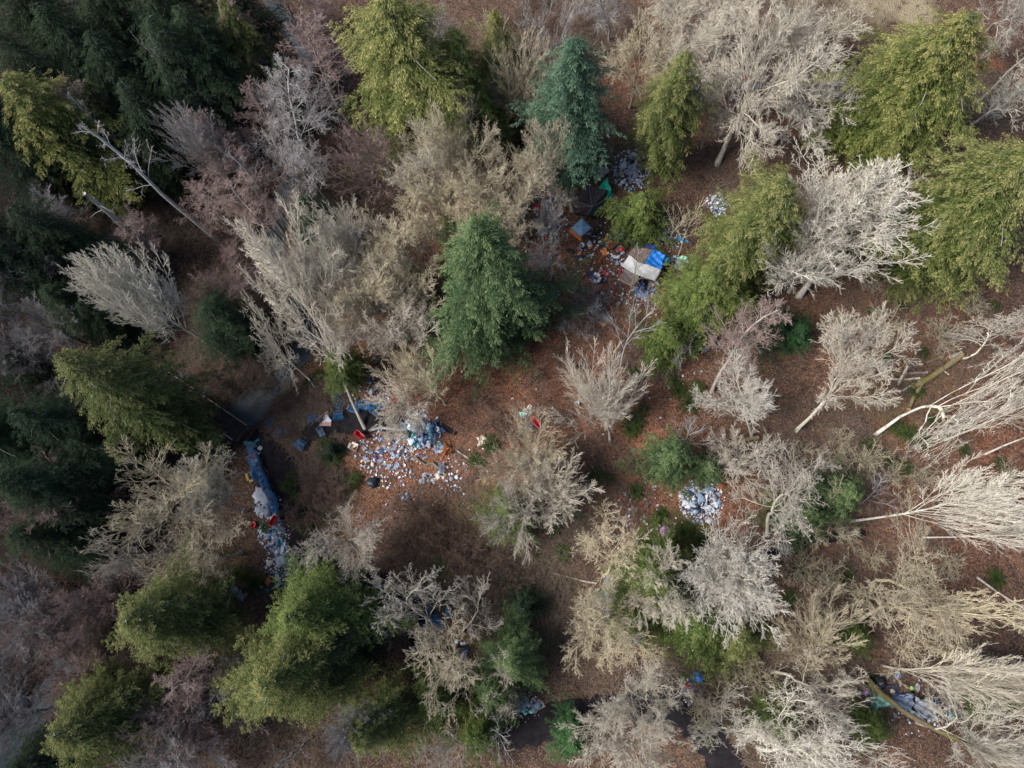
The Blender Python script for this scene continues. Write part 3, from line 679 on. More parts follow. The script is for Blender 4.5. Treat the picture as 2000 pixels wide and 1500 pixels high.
# ---- leafless trees: shape, bark tone, crown centre pixel, crown radius px, height, label, foot of trunk
for a in [
 ('gnarl','grey',335,160,72,18,'grey gnarled bare tree in front of the dark evergreens, upper left',(425,285)),
 ('tall','pink',480,85,52,17,'pinkish bare tree near the top edge, left of the creek bend',(545,230)),
 ('tall','pink',500,150,50,14,'second pinkish bare tree below the one at the creek bend',(560,290)),
 ('tall','pink',145,205,42,18,'narrow pink bare tree right of the yellow-green cedar at the left edge',(212,290)),
 ('gnarl','grey',385,235,55,13,'grey bare tree directly below the gnarled one, upper left',(450,340)),
 ('snag','grey',275,330,52,19,'broken pale snag with a thick bare trunk and few limbs, upper left',(427,470)),
 ('round','grey',105,470,62,15,'grey round-crowned bare tree near the left edge',(195,545)),
 ('tall','pink',275,455,42,12,'small pinkish bare tree beside the topless leaning pole',(330,510)),
 ('gnarl','grey',45,600,85,15,'wide grey bare tree cut by the left edge, halfway down',(150,660)),
 ('round','grey',50,700,62,13,'grey bare tree at the left edge just above the tall olive-yellow conifer',(140,740)),
 ('burst','white',275,590,62,19,'pale fan-shaped tree leaning left over the dumped blue tarps',(445,697)),
 ('tall','grey',570,215,68,19,'grey straight bare tree with fine side branches, right of the pinkish ones',(617,356)),
 ('tall','pink',625,130,66,18,'pink straight bare tree left of the big yellow-green top cedar',(693,256)),
 ('tall','pink',455,330,62,16,'pink bare tree in the middle of the upper left quarter',(555,455)),
 ('tall','pink',500,420,52,14,'pink bare tree with pale lower trunk left of the dark green evergreen',(572,495)),
 ('gnarl','grey',560,300,55,14,'grey bare tree between the straight grey one and the dark evergreen',(620,380)),
 ('fan','pink',740,325,58,15,'reddish slender tree right below the big top cedar',(806,393)),
 ('grand','tan',900,320,95,17,'largest pale bare tree left of the blue-green spruce',(985,470)),
 ('grand','tan',960,400,85,15,'pale bare tree just above the large deep green fir',(1000,490)),
 ('vase','tan',1010,150,68,18,'tan upright bare tree between the top cedars and the blue-green spruce',(1035,300)),
 ('round','tan',1045,330,62,15,'tan bare tree against the left side of the blue-green spruce',(1060,440)),
 ('round','tan',860,410,62,13,'pale bare tree on the left rim of the big pale tangle',(920,480)),
 ('round','pale',660,500,72,15,'pale bare tree left of the big pale tangle, above the creek',(760,600)),
 ('round','tan',775,480,68,14,'pale bare tree between the big tangle and the creek side trees',(830,570)),
 ('round','tan',730,585,65,13,'pale bare tree directly left of the large deep green fir',(800,660)),
 ('round','pale',590,590,72,18,'wide pale tree whose curved thin trunk stands beside the blue carts',(713,838)),
 ('gnarl','pale',535,670,52,15,'grey pale gnarled tree beside the creek, left of the blue carts',(616,757)),
 ('round','pale',800,650,62,11,'pale low bare tree at the lower left side of the deep green fir',(830,700)),
 ('vase','tan',820,730,62,9,'tan low spreading tree above the white and black bag mound',(870,790)),
 ('round','pale',790,800,55,7,'pale low bare tree whose twigs reach over the bag mound',(850,770)),
 ('gnarl','grey',1070,530,66,11,'grey-green bare tree left of the orange rusty heap',(1075,570)),
 ('gnarl','grey',1130,605,48,6,'low grey brushy tree beside the long grey slab',(1120,610)),
 ('gnarl','grey',1080,430,38,12,'pale bare tree over the blue canopy tent',(1095,480)),
 ('grand','pale',1480,150,132,18,'huge pale bare tree at the top right, biggest crown of the photo',(1400,322)),
 ('grand','pale',1340,110,88,16,'pale bare tree at the top, behind the pale yellow cedar',(1290,230)),
 ('round','pale',1395,215,48,13,'pale bare crown touching the right side of the pale yellow cedar',(1370,290)),
 ('round','pale',1560,100,85,16,'pale bare tree on the right side of the huge bare crown',(1480,230)),
 ('round','white',1560,220,75,12,'low whitish bare tree below the huge crown, toward the cedar',(1510,280)),
 ('round','tan',1250,120,62,14,'tan bare tree right of the blue-green spruce top',(1230,210)),
 ('round','pale',1420,30,75,15,'pale bare tree cut by the top edge, centre right',None),
 ('gnarl','grey',1100,20,58,15,'thin grey bare tree at the top edge above the mossy log pile',(1103,90)),
 ('tall','grey',1190,10,40,14,'thin straight bare tree at the top edge beside the mossy log pile',(1190,80)),
 ('round','pale',1310,20,62,13,'pale bare tree at the top edge above the pale yellow cedar',None),
 ('round','pale',1530,20,65,13,'pale bare tree at the top edge beside the pale grass verge',None),
 ('burst','white',1655,440,125,17,'white fan-shaped bare tree right of the yellow-green cedar',(1560,580)),
 ('vase','white',1570,500,80,16,'white bare tree half hidden by the white fan-shaped one',(1540,570)),
 ('vase','pale',1190,775,82,11,'pale many-stemmed tree in the red leaves at the centre right',(1192,862)),
 ('sapling','grey',1235,640,55,11,'thin upright grey tree between the slab and the green evergreens',(1212,722)),
 ('tall','pink',1450,655,62,13,'thin pinkish bare tree with a straight pale trunk, centre right',(1390,766)),
 ('round','white',1458,785,76,11,'dense white bare tree with a mossy foot, right of the many-stemmed one',(1470,855)),
 ('round','pale',1655,725,84,15,'pale leaning tree left of the cut log stack',(1555,842)),
 ('gnarl','white',1985,715,72,17,'thick white leaning tree with mossy trunk reaching the right edge',(1708,850)),
 ('gnarl','white',1975,650,48,15,'white bare tree cut by the right edge above the mossy leaning trunk',(1880,700)),
 ('fan','pale',2020,785,46,14,'pale leaning tree with a thin curved trunk right of the mossy one',(1845,860)),
 ('fan','white',2070,825,44,14,'leaning tree at the right edge whose pale foot stands beside a fern',(1925,887)),
 ('sapling','grey',1345,850,42,12,'grey feathery bare top rising over the soft green young pine',(1320,890)),
 ('gnarl','pale',1510,950,95,13,'wide pale bare tree right of the round bag heap',(1500,1045)),
 ('round','pale',1440,900,55,9,'small pale tree just above the round bag heap',(1440,940)),
 ('gnarl','tan',1600,1000,60,10,'tan bare tree mixed with the young evergreens at the right',(1580,1050)),
 ('fan','white',1870,985,58,15,'white tree leaning far right with long straight branches, right side',(1660,1018)),
 ('fan','white',2000,1045,40,14,'white bare tree cut by the right edge below the long straight one',(1800,1050)),
 ('sapling','grey',1715,955,45,11,'small feathery grey tree left of the long straight white branches',(1680,985)),
 ('burst','white',1420,1140,92,15,'dense white fan-shaped tree at the lower right of centre',(1375,1135)),
 ('round','pale',1275,1160,66,12,'pale bare tree on the left of the dense white one',(1250,1160)),
 ('gnarl','tan',1210,1075,72,10,'tan bare tree below the trail of scattered litter and pink umbrella',(1178,1125)),
 ('gnarl','tan',1765,1110,92,13,'wide tan bare tree in the lower right quarter',(1700,1150)),
 ('gnarl','tan',1875,1205,92,13,'tan bare tree with a thick pale trunk lower right',(1645,1228)),
 ('gnarl','tan',1750,1210,85,13,'tan branching tree just above the curved pale trunk',(1730,1220)),
 ('fan','white',2060,1230,50,14,'pale trunk with mossy side entering from the right edge',(1910,1128)),
 ('vase','tan',1590,1250,72,9,'bushy tan tree between the two bare crowns of the lower right',(1590,1300)),
 ('gnarl','pale',1610,1340,80,9,'sparse tree with two long crooked limbs near the bottom right',(1500,1310)),
 ('vase','pale',1960,1335,66,15,'thick pale mossy trunk tree right above the lower right camp',(1722,1300)),
 ('gnarl','white',1880,1420,66,13,'white bare tree whose branches cross the grey-blue tent',(1790,1410)),
 ('gnarl','white',1580,1470,100,15,'white crooked tree at the bottom edge, lower right',(1480,1460)),
 ('gnarl','white',1730,1480,85,15,'white bare tree at the bottom edge below the lower right camp',(1640,1440)),
 ('vase','white',1960,1470,66,14,'white bare tree at the bottom right corner',(1850,1430)),
 ('gnarl','white',1470,1420,60,10,'low white branching tree left of the white crooked one',(1440,1400)),
 ('grand','tan',1160,1215,92,13,'dense tan bare tree left of the narrow line of dumped bags',(1150,1215)),
 ('gnarl','tan',1235,1270,60,11,'tan bare tree below the narrow line of dumped bags',(1230,1250)),
 ('grand','pale',1225,1365,92,14,'pale bare tree with a curled bright limb near the bottom',(1225,1330)),
 ('round','pale',1225,1450,75,14,'pale bare tree at the bottom edge, centre right',(1205,1400)),
 ('gnarl','pale',795,1200,80,15,'pale gnarled tree with clumped twigs above the dark path',(880,1230)),
 ('gnarl','pale',920,1190,52,12,'pale gnarled tree over the abandoned blue carts, lower centre',(905,1235)),
 ('gnarl','tan',880,1300,82,13,'mossy bare tree below the abandoned blue carts',(890,1260)),
 ('gnarl','pale',970,1320,52,11,'white twiggy bare tree against the dark green fir, lower centre',(980,1290)),
 ('burst','grey',700,1415,45,17,'pale star-shaped bare tree standing above the small bottom fir',(760,1370)),
 ('gnarl','pale',850,1465,58,12,'pale bare tree at the bottom edge right of the small fir',None),
 ('sapling','grey',975,1440,45,9,'thin grey sapling beside the dark path at the bottom edge',None),
 ('grand','pale',697,1058,76,12,'round tan bare tree right of the dark path',(700,1062)),
 ('round','tan',870,290,62,16,'upper left crown of the big pale tangle of bare trees',(940,420)),
 ('round','tan',935,440,66,13,'lowest crown of the big pale tangle, above the large deep green fir',(970,500)),
 ('round','tan',1010,400,62,14,'right-hand crown of the big pale tangle beside the tents',(1030,470)),
 ('round','pale',850,350,60,15,'left crown of the big pale tangle above the creek side trees',(930,450)),
 ('round','pale',640,540,60,13,'pale bare crown left of centre above the curved thin trunk',(720,620)),
 ('grand','pale',705,480,66,15,'dense pale crown over the creek bank, left of the big tangle',(790,570)),
 ('round','tan',750,545,58,13,'pale mossy crown halfway between creek and deep green fir',(810,620)),
 ('round','pale',690,625,56,12,'pale crown just above the green evergreen by the blue carts',(740,690)),
 ('round','tan',800,570,56,12,'bare tan crown touching the upper left of the deep green fir',(845,640)),
 ('tall','pink',430,285,48,15,'pink slender crown below the grey gnarled one, upper left',(510,390)),
 ('tall','pink',520,240,46,15,'mauve straight bare tree under the creek bend',(585,350)),
 ('tall','grey',600,330,44,14,'grey slender bare tree above the dark evergreen, upper left',(650,410)),
 ('round','grey',30,520,60,12,'grey-mauve bare crown at the left edge above mid height',(110,590)),
 ('round','grey',110,640,52,11,'small grey-mauve crown left of the dumped blue tarps',None),
 ('round','pink',90,1230,62,12,'mauve bare crown above the lower stretch of creek',None),
 ('round','pink',150,1320,56,11,'mauve bare crown right of the creek boulders',None),
 ('round','grey',30,1215,60,12,'grey bare crown at the left edge in the lower quarter',None),
 ('snag','grey',205,250,30,18,'thin pale dead tree left of the broken pale snag, upper left',(300,350)),
 ('snag','grey',500,350,32,15,'thin dead grey tree leaning through the pinkish crowns, upper left',(560,430)),
 ('fan','grey',400,300,44,17,'slim grey fan-shaped crown among the pinkish ones, upper left',(480,400)),
 ('gnarl','grey',90,430,50,15,'crooked grey crown over the dark evergreens at the left edge',(170,500)),
 ('gnarl','pale',255,1075,60,13,'pale crown at the lower left rim of the very wide tan tree',(370,1080)),
 ('round','pale',400,970,60,13,'pale crown at the upper right rim of the very wide tan tree',(480,1000)),
 ('round','pink',300,1420,56,12,'mauve crown right of the bottom corner evergreen',None),
 ('gnarl','grey',430,1330,55,13,'grey crooked bare tree left of the lower big fir',(470,1310)),
 ('vase','tan',1035,895,72,11,'tan upright tree below the red cart at centre',(1040,920)),
 ('vase','pale',1095,965,68,11,'pale bare tree right of the upright tan one at centre',(1085,985)),
 ('vase','pale',1010,1010,70,11,'pale bare tree over a green evergreen at centre',(1025,1000)),
 ('grand','tan',320,1000,118,16,'very wide tan bare tree left of the long row of carts',(440,1040)),
 ('gnarl','tan',400,1090,85,12,'tan mossy bare tree beside the dump left of the path',(470,1080)),
 ('round','pink',125,985,82,15,'wide pinkish bare tree left of the very wide tan one',(230,1010)),
 ('round','grey',60,1170,80,13,'grey bare tree at the left edge, lower left quarter',None),
 ('round','pink',190,1180,55,12,'pinkish small bare tree beside the dark olive evergreen',None),
 ('gnarl','grey',60,1290,75,13,'grey bare tree over the lower stretch of creek',(150,1270)),
 ('tall','pink',385,1310,55,14,'pinkish bare tree between the olive evergreen and the big fir, lower left',(440,1290)),
 ('round','pink',370,1400,80,13,'wide pinkish bare tree at lower left beside the bottom corner evergreen',(430,1370)),
 ('round','grey',330,1480,75,13,'grey bare tree at the bottom edge, left',None),
 ('round','grey',20,1400,62,12,'grey bare tree at the left edge above the bottom corner evergreen',None),
 ('sapling','dark',600,1450,52,10,'dark thin bare tree at the bottom edge between two firs',None),
 ('sapling','grey',560,1480,40,9,'thin grey bare stem at the bottom edge below the big fir',None),
 ('gnarl','grey',1375,590,58,10,'thin grey branching tree over the green cedar below the tarps',(1378,650)),
 ('sapling','tan',1320,440,36,9,'thin tan sapling between the dark tent and the turquoise sheets',(1303,480)),
 ('sapling','tan',1350,430,36,9,'thin leaning sapling right of the turquoise sheets',(1325,500)),
 ('sapling','tan',1245,520,32,9,'thin sapling growing in front of the white tarp',(1228,580)),
 ('sapling','grey',1262,570,26,8,'thin sapling beside the lower corner of the shelter',(1250,600)),
 ('gnarl','white',1960,175,72,18,'white leaning bare tree at the right edge between the two big cedars',(1880,268)),
 ('gnarl','white',1965,25,60,15,'white bare tree in the top right corner',(1930,60)),
 ('snag','pale',1995,110,30,14,'pale thin bare tree at the right edge under the top right corner',None),
 ('tall','grey',865,55,34,15,'small grey bare tree in front of the right side of the big top cedar',(890,120)),
 ('tall','pink',620,20,45,13,'pink bare tree at the top edge right of the creek bend',None),
 ('tall','dark',560,10,40,12,'dark thin bare tree at the top edge over the creek bend',None),
 ('tall','pink',410,400,45,12,'pink bare tree left of the pale-trunked one, upper left quarter',(450,450)),
 ('round','pink',450,560,60,8,'low pinkish bare tree on the shaded slope above the creek',None),
 ('round','pink',560,560,45,9,'low pink bare tree between the creek and the pale crowns',None),
 ('gnarl','grey',240,520,45,10,'small grey bare tree left of the pale fan-shaped leaning tree',None),
]:
    b_ = a[7] if len(a) > 7 else None
    bare(a[0], a[1], a[2], a[3], a[4], a[5], a[6], b_)
# topless leaning pole of a dead tree
p0 = G(322, 502); p1 = P(163, 378, 17)
e = empty('dead_tree', p0); tag(e, 'topless dead pole leaning left with a splintered tip, upper left', 'tree', 'leafless trees in the woodland')
mb = MB(); mb.tube([(p1-p0)*s+Vector((0.15*math.sin(s*9), 0, 0)) for s in [i/10 for i in range(11)]], [0.42-0.22*i/10 for i in range(11)], 9)
mb.obj('trunk', BK['grey'], e, True)
mb = MB()
for k in range(9):
    s = 0.3+0.07*k; q = (p1-p0)*s; an = k*2.3
    dv = Vector((math.cos(an), math.sin(an), -0.1))
    mb.tube([q, q+dv*0.9, q+dv*(1.5+0.4*math.sin(k))+Vector((0,0,-.3))], [0.06, 0.04, 0.02], 4)
mb.obj('broken_limbs', BK['grey'], e)

# ---- ferns and low shrubs
def fern_mesh(seed):
    r = random.Random(seed); V = []; T = []; RN = []
    for j in range(34):
        az = j*2.4+r.uniform(-.3, .3); L = r.uniform(0.7, 1.25)
        o = Vector((math.cos(az), math.sin(az), 0)); sd = Vector((-o.y, o.x, 0))
        for i in range(1, 9):
            s_ = i/8; c0 = o*(L*s_)+Vector((0,0,0.15+0.75*s_*(1-s_)*1.6))
            w = 0.17*(1.1-s_)+0.03
            for sg in (-1, 1):
                V += [tuple(c0), tuple(c0+sd*sg*w*.6+o*0.07), tuple(c0+sd*sg*w+o*0.02-Vector((0,0,.04))), tuple(c0+sd*sg*w*.5-o*0.05)]
                T.append(min(1, s_*r.uniform(.5, 1.1))); RN.append(r.random())
    me = np_mesh('fronds', V, np.arange(len(V)).reshape(-1, 4), False, {'tip': ('FLOAT','FACE',T), 'rnd': ('FLOAT','FACE',RN)})
    me.materials.append(LF['fern']); return me
FM = [fern_mesh(i) for i in range(4)]
ferns = [
 ('dark green fern clump below the many-stemmed pale tree and the young pine', [(1240,735),(1318,745),(1345,790),(1240,822),(1255,800),(1300,720),(1325,765),(1360,760),(1230,840)]),
 ('dark fern clump beside the brown board and the overturned carts', [(632,868),(648,900),(655,880),(608,750),(625,735)]),
 ('dark fern clump on the leafy slope right of the dark path', [(563,950),(580,970),(572,930),(690,938),(600,1030),(640,1010)]),
 ('green fern clump near the mossy leaning trunk and the cut logs', [(1750,840),(1770,850),(1692,868),(1788,765),(1740,905),(1765,915),(1950,905),(1882,882),(1815,822),(1800,860),(1725,890)]),
 ('fern clump in the open leaf litter at the right', [(1760,598),(1700,610),(1800,690),(1890,560),(1940,600),(1730,700)]),
 ('fern clump by the pink umbrella and the bag heap', [(1280,1015),(1290,1005),(1335,1040),(1365,1055),(1240,960),(1310,1060),(1190,935),(1160,930)]),
 ('fern clump in the brown brush at lower centre', [(960,870),(930,900),(1050,1080),(1040,1170),(990,1200),(900,1090),(1080,1030),(1130,1010),(960,1230),(860,1110),(1100,1080)]),
 ('fern clump along the lower right woodland floor', [(1500,1330),(1540,1370),(1600,1240),(1650,1120),(1560,1120),(1700,1330),(1860,1320),(1940,1130),(1380,1440),(1430,1360),(1630,1400),(1540,1170)]),
 ('fern clump on the bank beside the litter left of the path', [(470,1120),(440,1150),(520,1030),(500,1140)]),
]
LAND = [(120,205,'the yellow-green cedar at the upper left edge'),(340,170,'the grey gnarled bare tree, upper left'),(490,110,'the pinkish bare trees by the creek bend'),(300,340,'the broken pale snag, upper left'),
 (250,440,'the topless dead pole'),(590,400,'the dark evergreen among the pinkish trees'),(470,360,'the pink bare tree of the upper left'),(570,230,'the grey straight bare tree'),(640,150,'the pink straight tree beside the top cedar'),
 (800,150,'the big yellow-green cedar at the top'),(740,330,'the reddish slender tree under the top cedar'),(900,330,'the largest pale tangle of bare trees'),(1120,230,'the blue-green spruce'),(1170,90,'the mossy log tangle at the top'),
 (1330,250,'the pale yellow cedar at the top'),(1480,150,'the huge pale bare tree, top right'),(1400,330,'the thick grey trunk of the huge tree'),(1720,40,'the pale grass verge'),(1800,170,'the big cedar in the upper right'),
 (1480,430,'the cedar left of the white fan-shaped tree'),(1650,440,'the white fan-shaped tree, upper right'),(1900,420,'the broad cedar at the right edge'),(1565,650,'the small bright green fir'),(1320,640,'the green evergreens below the camp'),
 (1255,515,'the tarp-roofed shelter'),(1150,395,'the dark tent'),(1170,615,'the long grey slab'),(960,650,'the large deep green fir at centre'),(690,550,'the pale bare trees above the blue carts'),(540,680,'the pale gnarled tree by the creek'),
 (400,620,'the round dark evergreen near the footbridge'),(290,600,'the pale fan-shaped leaning tree'),(230,640,'the dumped blue tarps in the shade'),(400,780,'the timber footbridge'),(250,800,'the tall olive-yellow conifer'),
 (520,930,'the long row of nested carts'),(715,800,'the nested carts behind the curved trunk'),(635,827,'the flat brown board'),(760,890,'the wide spread of litter'),(728,944,'the lone black trash bag'),(875,880,'the rotten orange stump'),
 (1040,830,'the red cart near the centre'),(1190,790,'the many-stemmed pale tree'),(1450,655,'the thin pinkish tree, centre right'),(1460,790,'the dense white tree with mossy foot'),(1650,730,'the pale tree left of the cut logs'),
 (1800,730,'the cut log stack'),(1750,825,'the mossy leaning trunk'),(1900,850,'the thin curved trunks at the right'),(1300,910,'the soft green young pine'),(1370,975,'the round bag heap'),(1299,1036,'the pink umbrella'),
 (1510,950,'the wide pale tree by the bag heap'),(1650,970,'the young evergreens under the bare trees, right'),(1850,1000,'the long straight white branches, right'),(1060,930,'the pair of pale trees at centre'),(700,1060,'the round tan tree by the path'),
 (330,1010,'the very wide tan tree, left'),(120,990,'the wide pinkish bare tree, left'),(535,1050,'the roadside dump strip'),(250,1215,'the dark olive evergreen, lower left'),(120,1290,'the creek boulders at the lower left'),(560,1200,'the big green fir by the path'),
 (500,1330,'the lower big fir with pale top twigs'),(110,1440,'the bottom left olive evergreen'),(700,1440,'the small fir with a twig star'),(850,1210,'the carts under the gnarled trees'),(860,1300,'the mossy bare tree, lower centre'),
 (1000,1330,'the dark green fir, lower centre'),(1010,1180,'the low evergreen in the brown brush'),(860,1070,'the brown brush clearing'),(1180,1180,'the narrow dump'),(1200,1075,'the tan tree below the pink umbrella'),(1420,1140,'the dense white tree, lower right'),
 (1220,1380,'the pale tree with a curled limb'),(1120,1460,'the bright green fir at the bottom'),(1350,1350,'the small dump at the bottom right'),(1363,1323,'the bright blue bag'),(1590,1260,'the bushy tan tree, lower right'),
 (1780,1150,'the wide tan tree, lower right'),(1550,1380,'the crooked pale limbs near the bottom'),(1780,1380,'the collapsed grey-blue tent'),(1690,1250,'the low green bush, lower right'),(1920,1140,'the mossy trunk entering from the right'),(1340,1440,'the dark path near the bottom')]
USED = set()
def near_label(what, px, py):
    c_ = sorted(LAND, key=lambda l: (l[0]-px)**2+(l[1]-py)**2)
    for l in c_[:7]:
        dx, dy = px-l[0], py-l[1]
        a_ = (math.degrees(math.atan2(-dy, dx))+360+22.5) % 360//45
        w_ = ['right of', 'to the upper right of', 'above', 'to the upper left of', 'left of', 'to the lower left of', 'below', 'to the lower right of'][int(a_)]
        lb = what+' '+w_+' '+l[2]
        if lb not in USED and len(lb.split()) <= 16:
            USED.add(lb); return lb
    return what+' near '+c_[0][2]
for lab, pts in ferns:
    for i, q in enumerate(pts):
        g0 = G(*q)
        e = empty('fern', g0); e.rotation_euler = (0, 0, rt.uniform(0, 6)); s = rt.uniform(0.75, 1.35); e.scale = (s, s, s)
        link('fronds', FM[rt.randrange(4)], LF['fern'], e)
        tag(e, near_label('green fern clump', *q), 'fern', 'fern clumps on the forest floor')
shr = [
 ('low leafless shrub in the dark undergrowth left of the creek', 'dark', [(380,330),(330,420),(420,470),(380,520),(450,510),(480,560),(300,480),(350,500),(240,420),(200,470),(300,700),(430,740),(330,650),(400,730),(470,620),(440,640)]),
 ('low leafless shrub in the brush between the creek and the path', 'pink', [(560,800),(530,760),(590,770),(640,780),(620,940),(650,960),(610,990),(580,1010),(640,1040),(670,970),(560,850)]),
 ('low leafless shrub among the red leaves near the centre', 'pink', [(1120,720),(1060,790),(1080,830),(960,830),(930,790),(1140,900),(1110,880),(1040,1060),(1270,700),(1090,690),(1050,740),(1000,850)]),
 ('low brown shrub in the open patch right of the round tan tree', 'dark', [(820,1000),(850,1040),(800,1060),(880,1080),(840,1120),(900,1040),(930,1090),(960,1070),(780,1100),(860,1160),(910,1130),(990,1100),(1010,1130),(960,1140)]),
 ('reddish leafless shrub in the thicket left of the upper right cedar', 'pink', [(1620,120),(1650,90),(1680,110),(1610,180),(1640,150),(1600,280),(1560,300),(1520,340),(1450,320),(1960,120),(1940,210),(1910,100),(1700,80),(1660,170),(1580,320)]),
 ('low leafless shrub on the right woodland floor', 'tan', [(1700,560),(1730,640),(1640,640),(1830,660),(1900,600),(1680,900),(1640,860),(1880,950),(1800,940),(1740,930),(1960,930),(1560,880),(1620,900)]),
 ('low leafless shrub on the lower right woodland floor', 'tan', [(1560,1110),(1480,1330),(1440,1290),(1600,1130),(1420,1340),(1500,1400),(1380,1380),(1650,1330),(1900,1290),(1850,1100),(1700,1090)]),
 ('leafless shrub at the lower left between the evergreens', 'pink', [(30,1140),(120,1140),(170,1200),(110,1230),(300,1370),(250,1350),(420,1420),(450,1460),(90,1330),(200,1360),(540,1460),(640,1480),(230,1330),(480,1480)]),
 ('leafless shrub at the top between creek and spruce', 'pink', [(660,60),(640,200),(700,240),(680,330),(640,300),(1100,110),(1140,60),(1230,60),(1060,60),(1000,60),(1040,20),(720,420),(690,380),(640,440),(760,440)]),
]
for lab, tone, pts in shr:
    for q in pts:
        g0 = G(*q); pr = TREES['shrub'][rt.randrange(4)]; s = rt.uniform(0.75, 1.4); tone = 'brush' if tone in ('pink', 'dark') else tone
        e = place_tree('leafless_shrub', 'shrub', pr, dict(trunk=BK[tone], crown=BK[tone]), g0, Vector((0,0,1)), s, s*rt.uniform(.7, 1.1), ('trunk', 'crown'))
        tag(e, near_label('low leafless shrub', *q), 'shrub', 'leafless shrubs on the forest floor')

# ---- brambles and fallen twigs covering the floor (uncountable)
rsn = np.random.RandomState(3)
def ribbons(n, zones, L, wid, hgt, seed):
    rs = np.random.RandomState(seed)
    cs = []
    for (px, py, r_, w) in zones:
        c = P(px, py); k = int(n*w)
        a = rs.uniform(0, 2*PI, k); q = np.sqrt(rs.uniform(0, 1, k))*r_/17.0
        cs.append(np.stack([c.x+np.cos(a)*q, c.y+np.sin(a)*q], -1))
    C = np.concatenate(cs); k = len(C)
    keep = np.ones(k, bool)
    for pts_, w_ in PATHS[1:]:
        keep &= seg_dist(C[:, 0], C[:, 1], [p.xy for p in pts_], w_) > 0.1
    C = C[keep]; k = len(C)
    az = rs.uniform(0, 2*PI, k); ln = rs.uniform(0.4, 1, k)*L; hh = rs.uniform(0.05, 1, k)*hgt
    bend = rs.uniform(-.5, .5, k)
    pts = []
    for i in range(4):
        s = i/3
        x = C[:, 0]+np.cos(az+bend*s)*ln*(s-.5); y = C[:, 1]+np.sin(az+bend*s)*ln*(s-.5)
        z = terrain(x, y)+0.06+hh*4*s*(1-s)*0.6+hh*0.4*rs.uniform(0, 1, k)
        pts.append(np.stack([x, y, z], -1))
    wv = np.stack([-np.sin(az), np.cos(az), rs.uniform(-.6, .6, k)], -1)*(wid*rs.uniform(.6, 1.3, k))[:, None]/2
    V = np.stack([p+sg*wv*(1-0.25*i) for i, p in enumerate(pts) for sg in (-1, 1)], 1)   # k,8,3
    base = (np.arange(k)*8)[:, None]
    Q = np.concatenate([base+np.array([[2*i, 2*i+1, 2*i+3, 2*i+2]]) for i in range(3)], 0)
    tip = np.repeat(rs.uniform(0, 1, k), 8)
    return V.reshape(-1, 3), Q, tip
full = [(1000,750,1150,1.0)]
V, Q, tp_ = ribbons(15000, full, 1.5, 0.035, 0.4, 1)
link('fallen_twigs', np_mesh('fallen_twigs', V, Q, False, {'tip': ('FLOAT','POINT',tp_)}), BK['dark'])
tag(bpy.data.objects['fallen_twigs'], 'fallen twigs and bramble stems strewn over the forest floor', 'twigs', kind='stuff')
zb = [(860,1080,140,.07),(400,480,170,.16),(600,820,90,.08),(620,960,60,.05),(480,600,120,.1),(1640,160,80,.12),(1480,330,110,.08),(1100,60,130,.1),(1190,60,90,.06),(1560,1380,140,.08),(1000,1150,110,.09),
      (1450,1300,80,.05),(1930,200,80,.06),(560,1470,120,.06),(120,1200,120,.08),(700,380,110,.09),(1700,560,120,.04),(1080,1030,60,.03),(250,460,120,.1),(420,740,100,.07),(1270,690,60,.02),(980,870,100,.03),(1600,900,120,.06),(1750,920,160,.07),(1800,640,150,.06),(1150,960,120,.06),(1200,720,120,.04),(1560,1120,120,.06),(1700,1250,150,.06),(1480,1400,150,.06),(1100,1120,120,.06),(1120,1330,120,.05),(330,700,120,.08),(150,1330,160,.09),(420,1450,140,.07),(1340,1330,80,.03)]
V, Q, tp_ = ribbons(30000, zb, 2.2, 0.045, 0.9, 2)
link('bramble_thicket', np_mesh('bramble_thicket', V, Q, False, {'tip': ('FLOAT','POINT',tp_)}), BK['dark'])
tag(bpy.data.objects['bramble_thicket'], 'dense tangle of leafless bramble stems in the darker clearings', 'brambles', kind='stuff')
ro = random.Random(77)
def rock(n): return ro.uniform(-n, n)
# ---------------------------------------------------------------- footbridge
fb = empty('footbridge', G(400, 780, 0)); tag(fb, 'long narrow timber footbridge crossing the creek at the left', 'bridge')
o0 = Vector(fb.location)
a0 = G(318, 740); a1 = G(482, 852)
dv = (a1-a0); dv.z = 0; Lb = dv.length; dv.normalize(); nv = Vector((-dv.y, dv.x, 0))
rotb = Matrix((dv, nv, Vector((0,0,1)))).transposed()
z_ = 0.45
mb = MB(); n = int(Lb/0.3)
for i in range(n):
    c = a0+dv*(Lb*(i+.5)/n); mb.box((c.x-o0.x, c.y-o0.y, z_), (0.285, 2.3, 0.06), rotb)
M_deck = plain('deck_boards', (0.035,0.028,0.028), 0.85, 0.2, 0.4, 2)
mb.obj('deck', M_deck, fb)
for sg in (-1, 1):
    for (u0, u1, mt) in ((0.0,.12,M_wood),(.14,.42,M_wood),(.46,.70,M_pinkwood),(.72,1.0,M_wood)) if sg > 0 else ((0.05,.15,M_wood),(.40,.60,M_pinkwood),(.62,.70,M_wood),(.86,.97,M_pinkwood)):
        c = a0+dv*(Lb*(u0+u1)/2)+nv*sg*1.12
        mb = MB(); mb.box((c.x-o0.x, c.y-o0.y, z_+.62), (Lb*(u1-u0), 0.13, 0.07), rotb); mb.obj('rail', mt, fb)
    for i in range(9):
        c = a0+dv*(Lb*(i+.15)/9)+nv*sg*1.12
        mb = MB(); mb.box((c.x-o0.x, c.y-o0.y, z_+.2), (0.1, 0.1, .77), rotb); mb.obj('post', M_wood, fb)
mb = MB()
for sg in (-.8, .8):
    c = a0+dv*Lb/2+nv*sg; mb.box((c.x-o0.x, c.y-o0.y, z_-.17), (Lb, .2, .26), rotb)
